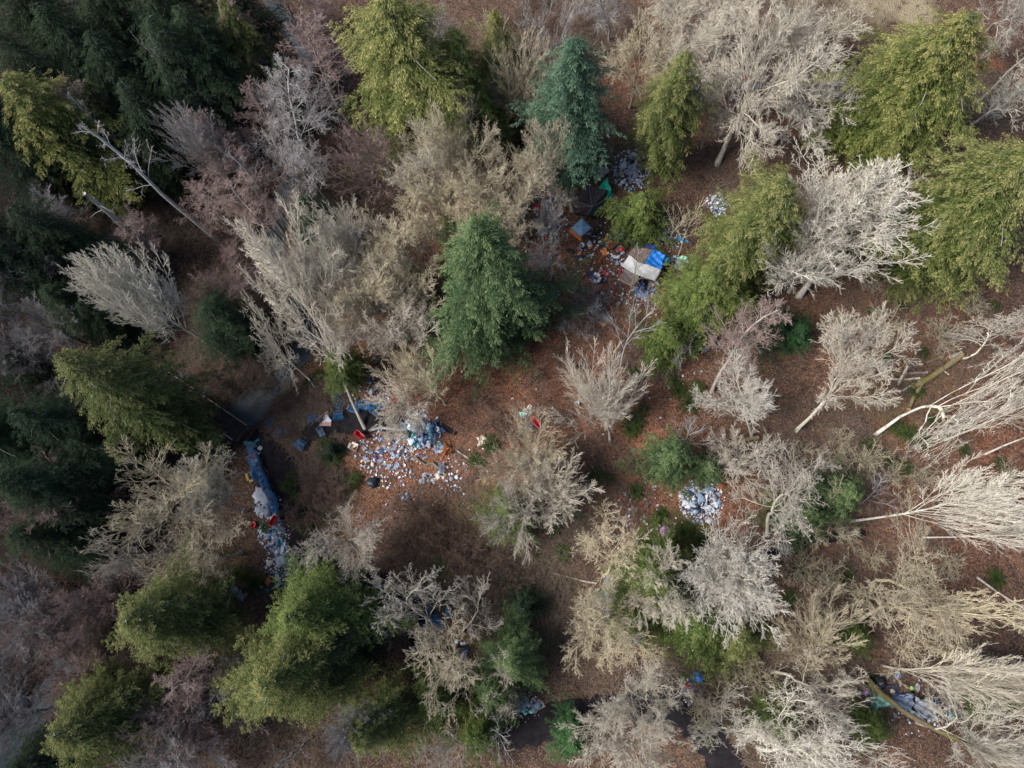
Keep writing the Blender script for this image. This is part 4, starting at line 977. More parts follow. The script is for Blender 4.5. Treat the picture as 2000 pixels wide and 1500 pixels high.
mb.obj('beam', M_wood, fb)

# ---------------------------------------------------------------- shopping carts
def cart_meshes():
    mb = MB(); r_ = 0.009
    def ringp(z, s): return [(-.42*s-.02, -.24*s, z), (.45*s, -.19*s, z), (.45*s, .19*s, z), (-.42*s-.02, .24*s, z)]
    lv = [ringp(z, s) for z, s in ((.42,.86),(.55,.92),(.68,.96),(.82,1.02),(.95,1.08))]
    for q in lv: mb.tube([*q, q[0]], 0.016 if q is lv[-1] else r_, 4, False)
    for side in range(4):
        for k in range(7 if side % 2 else 4):
            u = (k+.5)/(4 if side % 2 == 1 else 7) if False else (k+.5)/(7 if side % 2 else 4)
            pts = [Vector(q[side]).lerp(Vector(q[(side+1) % 4]), u) for q in lv]
            mb.tube(pts, r_, 3, False)
    for k in range(9):
        u = (k+.5)/9; q = lv[0]
        mb.tube([Vector(q[0]).lerp(Vector(q[1]), u), Vector(q[3]).lerp(Vector(q[2]), u)], r_, 3, False)
    for k in range(5):
        u = (k+.5)/5; q = lv[0]
        mb.tube([Vector(q[0]).lerp(Vector(q[3]), u), Vector(q[1]).lerp(Vector(q[2]), u)], r_, 3, False)
    basket = mb.mesh('basket')
    mb = MB()
    for sg in (-1, 1):
        mb.tube([(-.55, .24*sg, .98), (-.44, .23*sg, .6), (-.46, .24*sg, .18), (.44, .17*sg, .16)], .018, 5)
        mb.tube([(-.42, .22*sg, .40), (.40, .18*sg, .42)], .015, 4)
    mb.tube([(.44, -.17, .16), (.44, .17, .16)], .016, 4); mb.tube([(-.46, -.24, .18), (-.46, .24, .18)], .016, 4)
    frame = mb.mesh('frame')
    mb = MB(); mb.tube([(-.56, -.26, .99), (-.56, .26, .99)], .026, 6); handle = mb.mesh('handle')
    mb = MB(); mb.lathe([(0,-.02),(.06,-.02),(.06,.02),(0,.02)], (0,0,0), 10); wheel = mb.mesh('wheel')
    mb = MB()
    q = ringp(.97, 1.08); p = ringp(.45, .84)
    mb.add(q+p, [(0,1,5,4),(1,2,6,5),(2,3,7,6),(3,0,4,7),(4,5,6,7)])
    mb.tube([*q, q[0]], .03, 5, False)
    tub = mb.mesh('basket')
    for m_ in (basket, frame, handle, wheel, tub): m_.materials.append(M_cart)
    return basket, frame, handle, wheel, tub
CMs = cart_meshes()
def make_cart(kind):
    e = empty('shopping_cart')
    bm_, fm_ = dict(blue=(M_cart, M_cart), grey=(M_cartg, M_cartg), red=(PL['red'], M_metal))[kind]
    link('basket', CMs[4] if kind == 'red' else CMs[0], bm_, e)
    link('frame', CMs[1], fm_, e); link('handle', CMs[2], dict(blue=PL['light_blue'], grey=PL['navy'], red=PL['red'])[kind], e)
    for x, y in ((-.42,-.24),(-.42,.24),(.40,-.16),(.40,.16)):
        w = link('wheel', CMs[3], M_rubber, e); w.location = (x, y, .065); w.rotation_euler = (PI/2, 0, 0)
    return e
PROTO = {}
def cart(kind, px, py, ang, label, tip=0, dz=0.0, group='abandoned shopping carts', at=None, scale=1.15):
    if kind not in PROTO: e = PROTO[kind] = make_cart(kind)
    else: e = copy_tree(PROTO[kind])
    g0 = at or G(px, py)
    M = Matrix.Rotation(math.radians(ang), 3, 'Z')
    if tip: M = M @ Matrix.Rotation(math.radians(tip), 3, 'X')
    e.rotation_euler = M.to_euler(); e.location = g0+Vector((0,0,dz+(0.26 if tip else 0))); e.scale = (scale,)*3
    tag(e, label, 'shopping cart', group)
    return e
def train(p, q, n, label, group, heading=None):
    A = G(*p); B = G(*q); dd = B-A; an = math.degrees(math.atan2(dd.y, dd.x))
    for i in range(n):
        u = i/(n-1); gk = n > 20 and i % 5 == 3; c = A.lerp(B, u)+Vector((0.16*math.sin(i*.7)+rock(.05), 0.1*math.sin(i*.9+1), 0)); c.z = tz(c.x, c.y)
        cart('grey' if gk else 'blue', 0, 0, an+ro.uniform(-4, 4), label.replace('blue shopping', 'grey wire shopping') if gk else label, at=c, group=group.replace('blue', 'grey') if gk else group, dz=0.012*i % .05)
train((500,892), (542,994), 26, 'blue shopping cart nested in the long row along the dark path', 'blue carts nested in the long row along the dark path')
train((496,905), (506,934), 7, 'blue shopping cart in the short second row left of the long row', 'blue carts in the short second row left of the long row')
train((706,797), (737,796), 9, 'blue shopping cart nested in the short row behind the curved trunk', 'blue carts nested in the row behind the curved trunk')
for a in [('blue',610,807,20,'blue shopping cart lying on its side above the brown board',85),('grey',631,847,-60,'grey-blue cart standing just below the brown board',0),
 ('blue',595,861,-30,'blue cart with bent frame alone in the brush left of the board',70),('blue',710,789,0,'dark blue cart standing directly above the nested row',0),
 ('blue',750,792,90,'blue cart full of junk at the right end of the nested row',0),('grey',735,809,-40,'wire cart angled against the lower side of the nested row',0),
 ('blue',668,780,-30,'blue cart tipped over left of the curved trunk',90),('blue',662,802,10,'broken blue cart low by the forked stick',80),('blue',694,803,-20,'blue cart half hidden behind the curved trunk',0),
 ('blue',520,827,80,'bright blue cart near the right end of the footbridge',75),('blue',561,835,-10,'blue cart lying in the brush above the bagged cart',85),('grey',547,849,60,'grey cart stuffed with bags beside the trail start',0),
 ('grey',494,876,70,'cart under a blue heap at the head of the long row',0),('grey',549,1035,5,'dark grey cart beside the red one at the roadside dump',0),('grey',618,1121,10,'wire cart where the path bends over the big fir',0),
 ('grey',632,1127,-80,'wire cart upside down against the one at the path bend',95),('grey',865,916,-85,'grey cart lying flat by the mossy fallen branch',0),('grey',847,859,75,'grey wire cart at the right foot of the bag mound',0),
 ('grey',801,807,60,'wire cart standing on top of the bag mound',0),('red',707,853,-38,'red cart with grey rim at the top of the spread of litter',0),('red',774,785,70,'red cart with a white bag right of the nested row',0),
 ('red',540,1018,60,'red cart at the roadside dump beside the long row',0),('red',1048,829,-50,'red cart beside the small heap of clothes near the centre',0),('grey',1035,826,-20,'grey frame cart touching the red one near the centre',60),
 ('blue',832,1213,15,'blue cart under the left of the gnarled trees, lower centre',70),('blue',847,1207,20,'blue cart in the middle of those under the gnarled trees',0),('blue',863,1209,-20,'blue cart at the right of those under the gnarled trees',60),
 ('blue',877,1194,80,'blue cart standing above the others under the gnarled trees',0),('grey',838,1193,90,'grey cart tipped in the brush behind the gnarled trees',0),('blue',738,1137,30,'dark blue cart overturned on the path above the gnarled trees',80),
 ('blue',908,1275,70,'blue cart hidden under the mossy bare tree',0),('blue',651,765,40,'blue cart parts under the green evergreen above the trail',80)]:
    cart(a[0], a[1], a[2], a[3], a[4], a[5])

# ---------------------------------------------------------------- litter pieces
def nz3(p, s, f=1.0): return math.sin(p[0]*7.1*f+s)*math.cos(p[1]*6.3*f-s*1.3)+math.sin(p[2]*8.7*f+s*.7)*.7+math.sin((p[0]+p[1])*13*f+s)*.4
def bag_mesh(seed, flat=0.6):
    v = []; f = []; n, m_ = 12, 8
    for i in range(m_+1):
        th = PI*i/m_
        for k in range(n):
            ph = 2*PI*k/n
            p = Vector((math.sin(th)*math.cos(ph), math.sin(th)*math.sin(ph), math.cos(th)))
            rr = 1+0.15*nz3(p, seed, .6)+0.08*nz3(p, seed*2, 1.9)
            if i == 0: rr *= 1.35
            p = p*rr; p.z = max(p.z, -.75)
            v.append((p.x, p.y, (p.z+.75)*flat))
    for i in range(m_):
        for k in range(n): f.append((i*n+k, i*n+(k+1) % n, (i+1)*n+(k+1) % n, (i+1)*n+k))
    mb = MB(); mb.add(v, f); return mb.mesh('plastic_bag', True)
def cloth_mesh(seed, g=9):
    r = random.Random(seed); mb = MB(); v = []
    for i in range(g):
        for k in range(g):
            x, y = i/(g-1)*2-1, k/(g-1)*2-1
            e_ = 1+0.22*math.sin(3*math.atan2(y, x)+seed)+0.1*math.sin(7*math.atan2(y, x)+2*seed)
            v.append((x*e_+r.uniform(-.06, .06), y*e_*.8+r.uniform(-.06, .06), 0.12+0.16*abs(math.sin(x*4+seed)*math.cos(y*5-seed))+0.12*r.random()))
    f = [(i*g+k, i*g+k+1, (i+1)*g+k+1, (i+1)*g+k) for i in range(g-1) for k in range(g-1)]
    mb.add(v, f); b_ = len(mb.v)
    mb.add([(x, y, z-.09) for x, y, z in v], [tuple(reversed(q)) for q in f])
    rim = [i*g for i in range(g)]+[(g-1)*g+k for k in range(1, g)]+[i*g+g-1 for i in range(g-2, -1, -1)]+[k for k in range(g-2, 0, -1)]
    for a_, c_ in zip(rim, rim[1:]+rim[:1]): mb.f.append((a_, c_, c_+b_, a_+b_))
    return mb.mesh('cloth', True)
def box_mesh():
    mb = MB(); t_ = .06
    for c, s in (((0,0,.05),(2,1.5,.06)),((-.97,0,.5),(t_,1.5,.9)),((.97,0,.5),(t_,1.5,.9)),((0,-.72,.5),(1.86,t_,.9)),((0,.72,.5),(1.86,t_,.9))): mb.box(c, s)
    mb.box((-1.25,0,1.05),(.6,1.4,.05), Matrix.Rotation(.5, 3, 'Y')); mb.box((0,1.0,1.02),(1.8,.55,.05), Matrix.Rotation(.5, 3, 'X'))
    return mb.mesh('box')
def bucket_mesh():
    mb = MB(); mb.lathe([(0,.04),(.72,0),(.95,1.5),(1.02,1.5),(1.02,1.6),(.9,1.6),(.70,.1),(0,.1)], n=14)
    mb.tube([(-1,0,1.5),(-.9,.9,1.2),(0,1.3,1.1),(.9,.9,1.2),(1,0,1.5)], .05, 4); return mb.mesh('bucket', True)
def bottle_mesh():
    mb = MB(); mb.lathe([(0,0),(.5,0),(.52,.1),(.52,1.5),(.45,1.75),(.18,2.1),(.18,2.3),(0,2.3)], n=10)
    m_ = Matrix.Rotation(PI/2, 3, 'Y'); mb.v = [tuple(m_@Vector(p)+Vector((-1,0,.5))) for p in mb.v]; return mb.mesh('bottle', True)
LM = dict(bag=[bag_mesh(i*1.7) for i in range(6)], cloth=[cloth_mesh(i) for i in range(5)], box=[box_mesh()], bucket=[bucket_mesh()], bottle=[bottle_mesh()])
for l_ in LM.values():
    for m_ in l_: m_.materials.append(PL['white'])
NM = dict(bag=('trash_bag', 'trash bag'), cloth=('crumpled_cloth', 'cloth'), box=('open_box', 'box'), bucket=('bucket', 'bucket'), bottle=('plastic_bottle', 'bottle'))
CN = dict(light_blue='pale blue', navy='dark blue', mint='mint green')
def piece(kind, colr, px, py, size, label, group=None, dz=0.0, mat=None):
    o = link(NM[kind][0], LM[kind][ro.randrange(len(LM[kind]))], mat or PL[colr])
    g0 = G(px, py); o.location = g0+Vector((0,0,dz-.02))
    s = size; o.scale = (s*ro.uniform(.8, 1.25), s*ro.uniform(.75, 1.1), s*ro.uniform(.7, 1.15)); o.rotation_euler = (rock(.25), rock(.25), ro.uniform(0, 6.3))
    tag(o, label, NM[kind][1], group); return o
KW = dict(bag='{} plastic bag', cloth='{} crumpled cloth', box='{} box', bucket='{} bucket', bottle='{} plastic bottle')
def pile(cx, cy, rx, ry, n, where, cols, kinds='bag', smin=.16, smax=.34, hgt=0.0, ang=0.0, pw=0.6):
    for _ in range(max(3, int(n*.85))):
        a_ = ro.uniform(0, 2*PI); q = ro.random()**pw
        x, y = math.cos(a_)*q*rx, math.sin(a_)*q*ry
        x, y = x*math.cos(ang)-y*math.sin(ang), x*math.sin(ang)+y*math.cos(ang)
        k = ro.choice(kinds.split()); c_ = ro.choice(cols.split())
        if k in ('box', 'bottle', 'bucket') and c_ in ('black', 'navy'): c_ = 'white'
        lb = KW[k].format(CN.get(c_, c_))+' '+where
        piece(k, c_, cx+x, cy+y, ro.uniform(smin, smax)*(1.5 if k == 'cloth' else .8 if k in ('bottle', 'box', 'bucket') else 1), lb, KW[k].format(CN.get(c_, c_))+'s '+where, dz=hgt*(1-q)*ro.uniform(.4, 1))
wb = 'white grey grey light_blue grey light_blue navy'
pile(762, 888, 70, 34, 92, 'in the wide spread of litter below the red cart', wb+' cream navy brown grey brown white purple', 'bag cloth cloth bag bottle box', .09, .24)
pile(822, 843, 32, 29, 74, 'in the tall mound right of the trail', 'navy light_blue navy black teal black grey navy teal navy white', 'bag cloth cloth bag bottle box', .26, .5, .7)
pile(845, 865, 22, 26, 14, 'at the lower right edge of the tall mound', 'white grey navy light_blue teal', 'bag cloth cloth bag bottle box', .14, .3)
pile(1369, 976, 38, 28, 70, 'in the round heap left of the wide pale bare tree', 'white white white grey light_blue black black navy white grey light_blue', 'bag cloth cloth bag bottle box', .18, .36, .5)
pile(535, 1045, 16, 62, 85, 'in the dump strip between the carts and the tan tree', 'white white grey light_blue teal navy light_blue', 'bag cloth cloth bag bottle box', .14, .32, .2, -.45)
pile(520, 985, 20, 16, 28, 'packed beside the tail of the long cart row', 'white light_blue grey white teal', 'bag cloth cloth bag bottle box', .14, .28, .2)
pile(612, 1133, 18, 10, 18, 'around the wire carts at the path bend', 'white navy light_blue navy blue', 'bag cloth', .15, .3)
for i in range(30):
    u = ro.random(); k_ = ro.choice(['bag', 'cloth', 'cloth']); c_ = ro.choice(['white', 'grey', 'light_blue', 'white', 'red', 'navy'])
    g_ = G(500+41*u+rock(3), 892+102*u); o_ = piece(k_, c_, 500+41*u+rock(4), 892+102*u, ro.uniform(.1, .24), KW[k_].format(CN.get(c_, c_))+' lying in the long row of nested carts', KW[k_].format(CN.get(c_, c_))+'s lying in the long row', dz=.95)
pile(560, 1090, 14, 24, 26, 'in the lower scatter of the dump strip, above the big fir', 'light_blue grey white navy teal', 'bag cloth bottle', .12, .26)
pile(1225, 468, 34, 20, 30, 'above the brown roof of the shelter', 'grey navy white black brown light_blue', 'bag cloth box', .14, .3)
pile(787, 970, 12, 7, 9, 'in the small pale cluster below the spread of litter', 'white grey light_blue', 'bag', .22, .34)
pile(833, 931, 22, 9, 12, 'around the mossy fallen branch', 'white grey cream', 'bag cloth cloth bag bottle box', .14, .3)
pile(878, 928, 26, 9, 14, 'near the grey cart that lies flat', 'white grey light_blue cream', 'bag cloth bottle', .1, .24)
pile(1235, 340, 38, 24, 60, 'scattered right of the green tarp', 'white white black navy light_blue black grey', 'bag bag cloth box bottle', .14, .32, .1, -.3)
pile(1402, 398, 14, 24, 26, 'in the scatter right of the low evergreen', 'white light_blue navy grey', 'bag bag bottle cloth', .12, .26)
pile(1300, 455, 26, 16, 22, 'between the low evergreen and the turquoise sheets', 'white light_blue teal grey navy', 'bag cloth bottle', .12, .28)
pile(1070, 420, 28, 54, 44, 'under the bare twigs left of the tents', 'white grey light_blue cream navy red', 'bag cloth box bottle', .14, .3)
pile(1150, 480, 44, 30, 40, 'around the blue canopy tent', 'white navy black grey orange light_blue', 'bag cloth bottle', .12, .28)
pile(1195, 535, 44, 30, 42, 'in the yard left of the tarps', 'white grey navy red light_blue', 'bag cloth box bottle', .12, .28)
pile(1255, 570, 26, 12, 20, 'along the lower edge of the shelter', 'navy blue white grey navy', 'bag cloth cloth', .16, .32)
pile(1330, 510, 20, 16, 16, 'beside the grey sheets right of the shelter', 'white light_blue grey mint', 'bag cloth box', .14, .3)
pile(1078, 572, 14, 10, 14, 'in the small dump left of the long grey slab', 'navy white teal light_blue grey', 'bag cloth', .18, .34)
pile(1031, 604, 7, 6, 6, 'beside the right side of the deep green fir', 'cream white blue', 'bag cloth', .2, .32)
pile(1028, 804, 12, 10, 9, 'in the clothes heap above the red cart near the centre', 'cream white teal light_blue mint', 'cloth cloth bag', .2, .36)
pile(1187, 1165, 12, 34, 34, 'in the narrow dump between two tan bare trees', 'navy blue white light_blue green purple grey', 'bag cloth cloth bag bottle box', .16, .32, .15)
pile(1238, 1245, 14, 20, 16, 'at the lower end of the narrow dump', 'navy blue white light_blue', 'bag cloth', .15, .3)
pile(1345, 1350, 11, 26, 26, 'in the dump beside the thin fallen stem, bottom right', 'navy white light_blue teal red grey', 'bag cloth bottle', .14, .28, .1)
pile(1030, 1382, 30, 10, 24, 'at the upper edge of the dark path near the bottom', 'white teal light_blue grey mint', 'bag bag cloth box', .16, .34)
pile(968, 1425, 18, 22, 14, 'under the thin sapling at the bottom edge', 'white light_blue grey', 'bag cloth', .14, .28)
pile(250, 650, 46, 26, 22, 'in the shaded dump at the west path', 'navy blue blue navy red teal', 'bag cloth cloth', .2, .42)
pile(390, 748, 60, 24, 12, 'on the bank between the footbridge and the dark evergreen', 'light_blue navy white blue', 'bag cloth', .16, .3)
pile(450, 1165, 30, 22, 12, 'in the shade right of the dark olive evergreen', 'grey light_blue navy white', 'bag cloth', .18, .36)
pile(530, 1150, 40, 14, 14, 'under the top edge of the big fir by the path', 'light_blue white navy teal', 'bag cloth', .14, .26)
pile(1770, 1370, 70, 30, 34, 'around the grey-blue tent of the lower right camp', 'navy grey blue white grey navy brown', 'bag cloth cloth', .2, .4)
pile(1250, 1030, 70, 26, 22, 'dropped along the trail near the pink umbrella', 'white white grey purple', 'bag bottle cloth', .1, .2)
pile(720, 735, 50, 36, 26, 'dotted in the red leaves above the blue carts', 'white light_blue blue grey', 'bag bottle cloth', .1, .2)
pile(1430, 160, 80, 30, 18, 'under the huge pale bare tree at the top right', 'white grey cream red', 'bag cloth bottle', .14, .32)
pile(1380, 690, 30, 14, 5, 'by the foot of the thin pinkish bare tree', 'navy white grey', 'bag cloth', .16, .28)
pile(860, 1260, 50, 20, 12, 'below the carts under the gnarled trees', 'navy light_blue blue white', 'cloth bag', .16, .3)
# single notable pieces
for a in [('bag','black',728,944,.62,'big black trash bag alone below the spread of litter'),('bag','blue',1363,1323,.5,'bright blue tied trash bag by the logs at the bottom right'),
 ('bag','purple',1284,1055,.3,'small purple bag below the pink umbrella'),('bag','navy',1312,1057,.26,'dark blue bag right of the small purple one'),('bag','white',1384,1017,.4,'white trash bag alone below the round heap'),
 ('bag','red',1408,949,.34,'round bright red bag right of the round heap'),('cloth','cream',940,861,.62,'white rumpled sheet on the red leaves right of the litter spread'),
 ('cloth','white',512,966,.95,'large pale grey sheet draped beside the long cart row'),('bag','grey',526,1000,.55,'big bulging pale sack at the tail of the long cart row'),
 ('cloth','white',637,816,.55,'white bundle lying against the brown board'),('bucket','white',1127,788,.3,'white bucket on red leaves right of the clothes heap'),
 ('bucket','white',1237,309,.42,'white round tub above the scatter by the green tarp'),('bag','white',1217,325,.36,'white bag left of the pale box, above the scatter'),
 ('box','white',1233,327,.34,'small white box above the blue mattress cover'),('cloth','white',1263,547,.1,'scrap of white by the lower corner of the white tarp'),
 ('box','white',1162,547,.5,'white square box left of the shelter awning'),('bucket','white',1137,481,.3,'white bucket below the blue canopy tent'),
 ('cloth','white',1201,501,.42,'white rag on the bare earth left of the white tarp'),('box','orange',1193,480,.4,'orange open crate left of the wooden tray'),
 ('box','brown',1207,488,.6,'rust-brown tray between the orange crate and the striped bundle'),('bag','red',1214,489,.36,'red bundle on the rust-brown tray'),
 ('bag','light_blue',1216,494,.34,'light blue striped ball beside the rust-brown tray'),('cloth','blue',1350,1329,.1,'tiny blue scrap beside the bright blue bag'),
 ('cloth','sky',0,0,0,''),('bag','green',1780,1344,.26,'lime green bag in the lower right camp'),('bag','cream',1742,1351,.32,'pale pink bag beside the lime green one'),
 ('bag','black',1715,1333,.75,'big black bag left of the lime green one'),('cloth','mint',1711,1368,.95,'mint green blanket beside the mossy leaning log'),('cloth','navy',1703,1372,.8,'dark blue blanket partly under the mint green one'),
 ('cloth','pink',1692,1350,.45,'pink and grey clothes at the tip of the crooked limb'),('bag','grey',1673,1353,.45,'grey bundle at the left edge of the lower right camp'),
 ('cloth','blue',1754,1318,.45,'blue tarp piece under the thick pale trunk, lower right camp'),('bag','teal',1857,1396,.5,'teal bag among white branches, lower right camp'),
 ('cloth','teal',1008,1305,.55,'teal cloth on the dark green fir, lower centre'),('bag','white',1015,1297,.34,'white bag next to the teal cloth, lower centre'),
 ('cloth','light_blue',1180,1209,.45,'pale blue sheet below the narrow dump'),('bag','orange',523,1135,.4,'orange bag at the edge of the big fir by the path'),
 ('box','yellow',492,929,.42,'mustard yellow box left of the short second cart row'),('box','red',495,1027,.3,'red crate in the dump left of the red cart'),
 ('bag','white',500,898,.5,'white bag on top of the long cart row'),('bag','white',509,876,.3,'white bag beside the blue heap at the head of the row'),('cloth','white',503,882,.5,'white cloth at the head of the long cart row'),
 ('cloth','teal',494,873,.9,'blue-green heap of fabric at the head of the long cart row'),('box','cream',691,874,.42,'flat cream crate at the left edge of the litter spread'),
 ('cloth','light_blue',1121,1020,.1,'small pale scrap on the trail'),('bag','white',801,826,.42,'white bag on the upper left of the tall mound'),('cloth','white',818,820,.8,'white tent cloth on top of the tall mound'),
 ('bag','white',829,839,.42,'white bag on the right of the tall mound'),('bag','white',1013,1386,.2,'white container at the left end of the dump by the bottom path'),
 ('box','grey',1073,505,.2,'small grey box under the grey-green bare tree'),('bag','yellow',1366,991,.24,'yellow bag low in the round heap'),('bag','white',441,1181,.5,'white bag in shade right of the dark olive evergreen'),
 ('bag','grey',457,1152,.55,'grey bag above the white one in the lower left shade'),('bag','white',550,1097,.6,'large white bag at the lower end of the dump strip'),('bag','cream',528,1099,.42,'cream sack left of the large white bag, dump strip')]:
    if a[5] and a[4] > .15: piece(a[0], a[1], a[2], a[3], a[4], a[5])

# fine litter: too small and many to count
zl = [(762,888,66,.28,1),(822,843,42,.15,1),(1369,976,46,.55,1),(535,1045,34,.5,2),(520,985,28,.3,1),(880,925,40,.08,1),(1235,335,42,.35,1),(1402,398,24,.2,1),(1300,455,40,.2,1),(1065,420,50,.12,1),
      (1190,520,70,.18,1),(1187,1165,30,.2,1),(1345,1350,24,.2,1),(1030,1382,30,.22,1),(1260,1030,90,.15,1),(720,740,60,.2,1),(1790,1370,70,.12,1),(250,650,60,.12,1),(620,1130,30,.12,1),(1430,160,90,.12,1),(1250,570,40,.15,1),(900,900,320,.10,1),(780,970,50,.04,1),(550,1100,36,.3,1),(1200,600,250,.12,1)]
rl = np.random.RandomState(9); C_ = []
for (px, py, r_, w, _) in zl:
    k = int(1300*w); a_ = rl.uniform(0, 2*PI, k); q = rl.uniform(0, 1, k)**.6*r_
    for x, y in zip(px+np.cos(a_)*q, py+np.sin(a_)*q): C_.append(P(x, y).xy[:])
C_ = np.array(C_); k = len(C_); s_ = .03+.13*rl.uniform(0, 1, k)**2.5; an = rl.uniform(0, 6.3, k)
zc = terrain(C_[:, 0], C_[:, 1])+0.05+rl.uniform(0, .06, k)
V = []
for sx_, sy_ in ((-1,-.6),(1,-.7),(.8,.7),(-.9,.6)):
    V.append(np.stack([C_[:, 0]+s_*(sx_*np.cos(an)-sy_*np.sin(an)), C_[:, 1]+s_*(sx_*np.sin(an)+sy_*np.cos(an)), zc+s_*rl.uniform(-.4, .5, k)], -1))
V = np.stack(V, 1)
pal_ = np.array([(.6,.62,.68),(.5,.52,.58),(.3,.33,.4),(.25,.38,.55),(.55,.45,.36),(.06,.1,.2),(.45,.48,.55),(.05,.25,.3),(.5,.1,.08)])
pc_ = pal_[rl.choice(len(pal_), k, p=[.13,.2,.2,.13,.11,.1,.08,.03,.02])]
lm, lt, lb_ = mat_new('litter_mix', 0.6, 0.3)
la = N(lt, 'ShaderNodeAttribute', attribute_name='hue'); lt.links.new(la.outputs['Color'], lb_.inputs['Base Color'])
lo = link('small_litter', np_mesh('small_litter', V.reshape(-1, 3), np.arange(k*4).reshape(-1, 4), False, {'hue': ('FLOAT_COLOR', 'FACE', np.concatenate([pc_, np.ones((k, 1))], 1))}), lm)
tag(lo, 'countless scraps of paper, plastic and cans strewn over the ground', 'litter', kind='stuff')

# ---------------------------------------------------------------- tarps and tents
def poly_fan(name, centre, ring, mat, parent, sag=0.12, sub=6, o=Vector((0,0,0)), idx=None):
    """panels from a peak to a ring of points, each sagging like cloth"""
    mb = MB(); c = Vector(centre)-o
    n = len(ring); idx = idx if idx is not None else range(n)
    for i in idx:
        a_ = Vector(ring[i])-o; b_ = Vector(ring[(i+1) % n])-o
        v = []; g = sub
        for u in range(g+1):
            for w in range(g+1):
                s = u/g; q = a_.lerp(b_, w/g); p = c.lerp(q, s)
                p = p+Vector((0, 0, -sag*4*s*(1-s*.5)*(w/g)*(1-w/g)+.015*math.sin(u*2.1+w*1.7+i)))
                v.append(p)
        mb.add(v, [(u*(g+1)+w, u*(g+1)+w+1, (u+1)*(g+1)+w+1, (u+1)*(g+1)+w) for u in range(g) for w in range(g)])
    ob = mb.obj(name, mat, parent, True)
    md = ob.modifiers.new('thickness', 'SOLIDIFY'); md.thickness = 0.02
    return ob
def sheet(name, cs, mat, parent, sag=.15, wr=.03, g=16, o=Vector((0,0,0)), seed=0):
    A, B, C2, D = [P(*c)-o for c in cs]
    mb = MB(); v = []; r = random.Random(seed)
    ph = [r.uniform(0, 6) for _ in range(6)]
    for i in range(g+1):
        for k in range(g+1):
            u, w = i/g, k/g
            p = A.lerp(B, u).lerp(D.lerp(C2, u), w)
            ed = 4*u*(1-u)*w*(1-w)*4
            p = p+Vector((0, 0, -sag*ed*.5+wr*(math.sin(u*14+w*9+ph[0])+math.sin(w*17-u*6+ph[1])+.6*math.sin(u*31+ph[2]+w*23))+r.uniform(-.012, .012)))
            p = p+Vector((math.sin(w*9+ph[3]), math.sin(u*9+ph[4]), 0))*.06
            v.append(p)
    mb.add(v, [(i*(g+1)+k, i*(g+1)+k+1, (i+1)*(g+1)+k+1, (i+1)*(g+1)+k) for i in range(g) for k in range(g)])
    ob = mb.obj(name, mat, parent, True)
    md = ob.modifiers.new('thickness', 'SOLIDIFY'); md.thickness = 0.02
    return ob
def poles(parent, pts, o):
    for p in pts:
        q = P(*p)-o; mb = MB(); mb.tube([(q.x, q.y, tz(q.x+o.x, q.y+o.y)-o.z), (q.x, q.y, q.z)], .035, 6); mb.obj('pole', M_metal, parent)
def ptz(px, py, z): return P(px, py, z)
e = empty('canopy_tent', G(1152, 392)); o = Vector(e.location)
tag(e, 'large dark brown peaked tent half under the blue-green spruce', 'tent')
ring = [(1150,360,2.3),(1187,371,2.3),(1184,389,2.0),(1176,409,1.1),(1162,421,.8),(1147,421,1.9),(1121,416,2.0),(1116,390,2.1),(1132,374,2.3)]
ring3 = [ptz(*q) for q in ring]; pk = ptz(1157, 404, 3.1)
poly_fan('roof', pk, ring3, TP['dark'], e, .5, 6, o, [0, 5, 6, 7, 8, 1])
sp_ = poly_fan('side_panel', pk, ring3, TP['teal'], e, .2, 6, o, [2, 3, 4]); sp_['label'] = 'grey-green side panel'
for i in (0, 2, 5, 7):
    mb = MB(); mb.tube([pk-o+Vector((0,0,.04)), ring3[i]-o+Vector((0,0,.04))], .025, 5); mb.obj('ridge_seam', PL['grey'], e)
poles(e, [(1187,371,2.3),(1116,390,2.1),(1121,416,2.0),(1150,360,2.3)], o)
e = empty('tarp', G(1183, 372)); o = Vector(e.location); tag(e, 'bright emerald green tarp hanging off the right side of the dark tent', 'tarp')
sheet('cloth', [(1168,366,1.9),(1186,346,2.1),(1194,374,1.7),(1184,391,1.9)], TP['green'], e, .5, .03, 14, o)
sheet('cloth', [(1194,366,1.7),(1195,386,1.3),(1187,394,.5),(1184,388,1.9)], TP['green'], e, .2, .03, 8, o, 3)
poles(e, [(1187,347,2.1)], o)
def board(name, px0, px1, wid, thick, mat, label, cat, dz=.06, z1=None, group=None, planks=0):
    A = G(*px0); B = G(*px1); dd = B-A; c = (A+B)/2
    an = math.atan2(dd.y, dd.x); mb = MB(); L_ = dd.length
    if planks:
        for k in range(planks): mb.box((0, -wid/2+wid*(k+.5)/planks, thick/2), (L_, wid/planks*.82, thick))
        mb.box((-L_*.4, 0, -.03), (.1, wid, .06)); mb.box((L_*.4, 0, -.03), (.1, wid, .06))
    else:
        mb.box((0, 0, thick/2), (L_, wid, thick)); mb.box((0, 0, -thick*.3), (L_*.94, wid*.9, thick*.6))
    ob = mb.obj(name, mat); ob.location = c+Vector((0,0,dz)); ob.rotation_euler = (rock(.03), rock(.03), an); tag(ob, label, cat, group); return ob
board('plank', (1162,356), (1186,339), .95, .08, plain('grey_board', (.20,.18,.19)), 'grey plywood sheet above the green tarp', 'board', 1.2)
board('plank', (1115,392), (1116,422), .5, .06, plain('pale_board', (.24,.22,.19)), 'pale upright panel along the left side of the dark tent', 'board', .9)
board('pallet', (1190,389), (1202,382), .8, .12, M_pinkwood, 'wooden pallet right of the dark tent', 'pallet', planks=6)
board('pallet', (1210,345), (1218,334), .6, .12, M_wood, 'weathered pallet beside the blue mattress cover', 'pallet', planks=5)
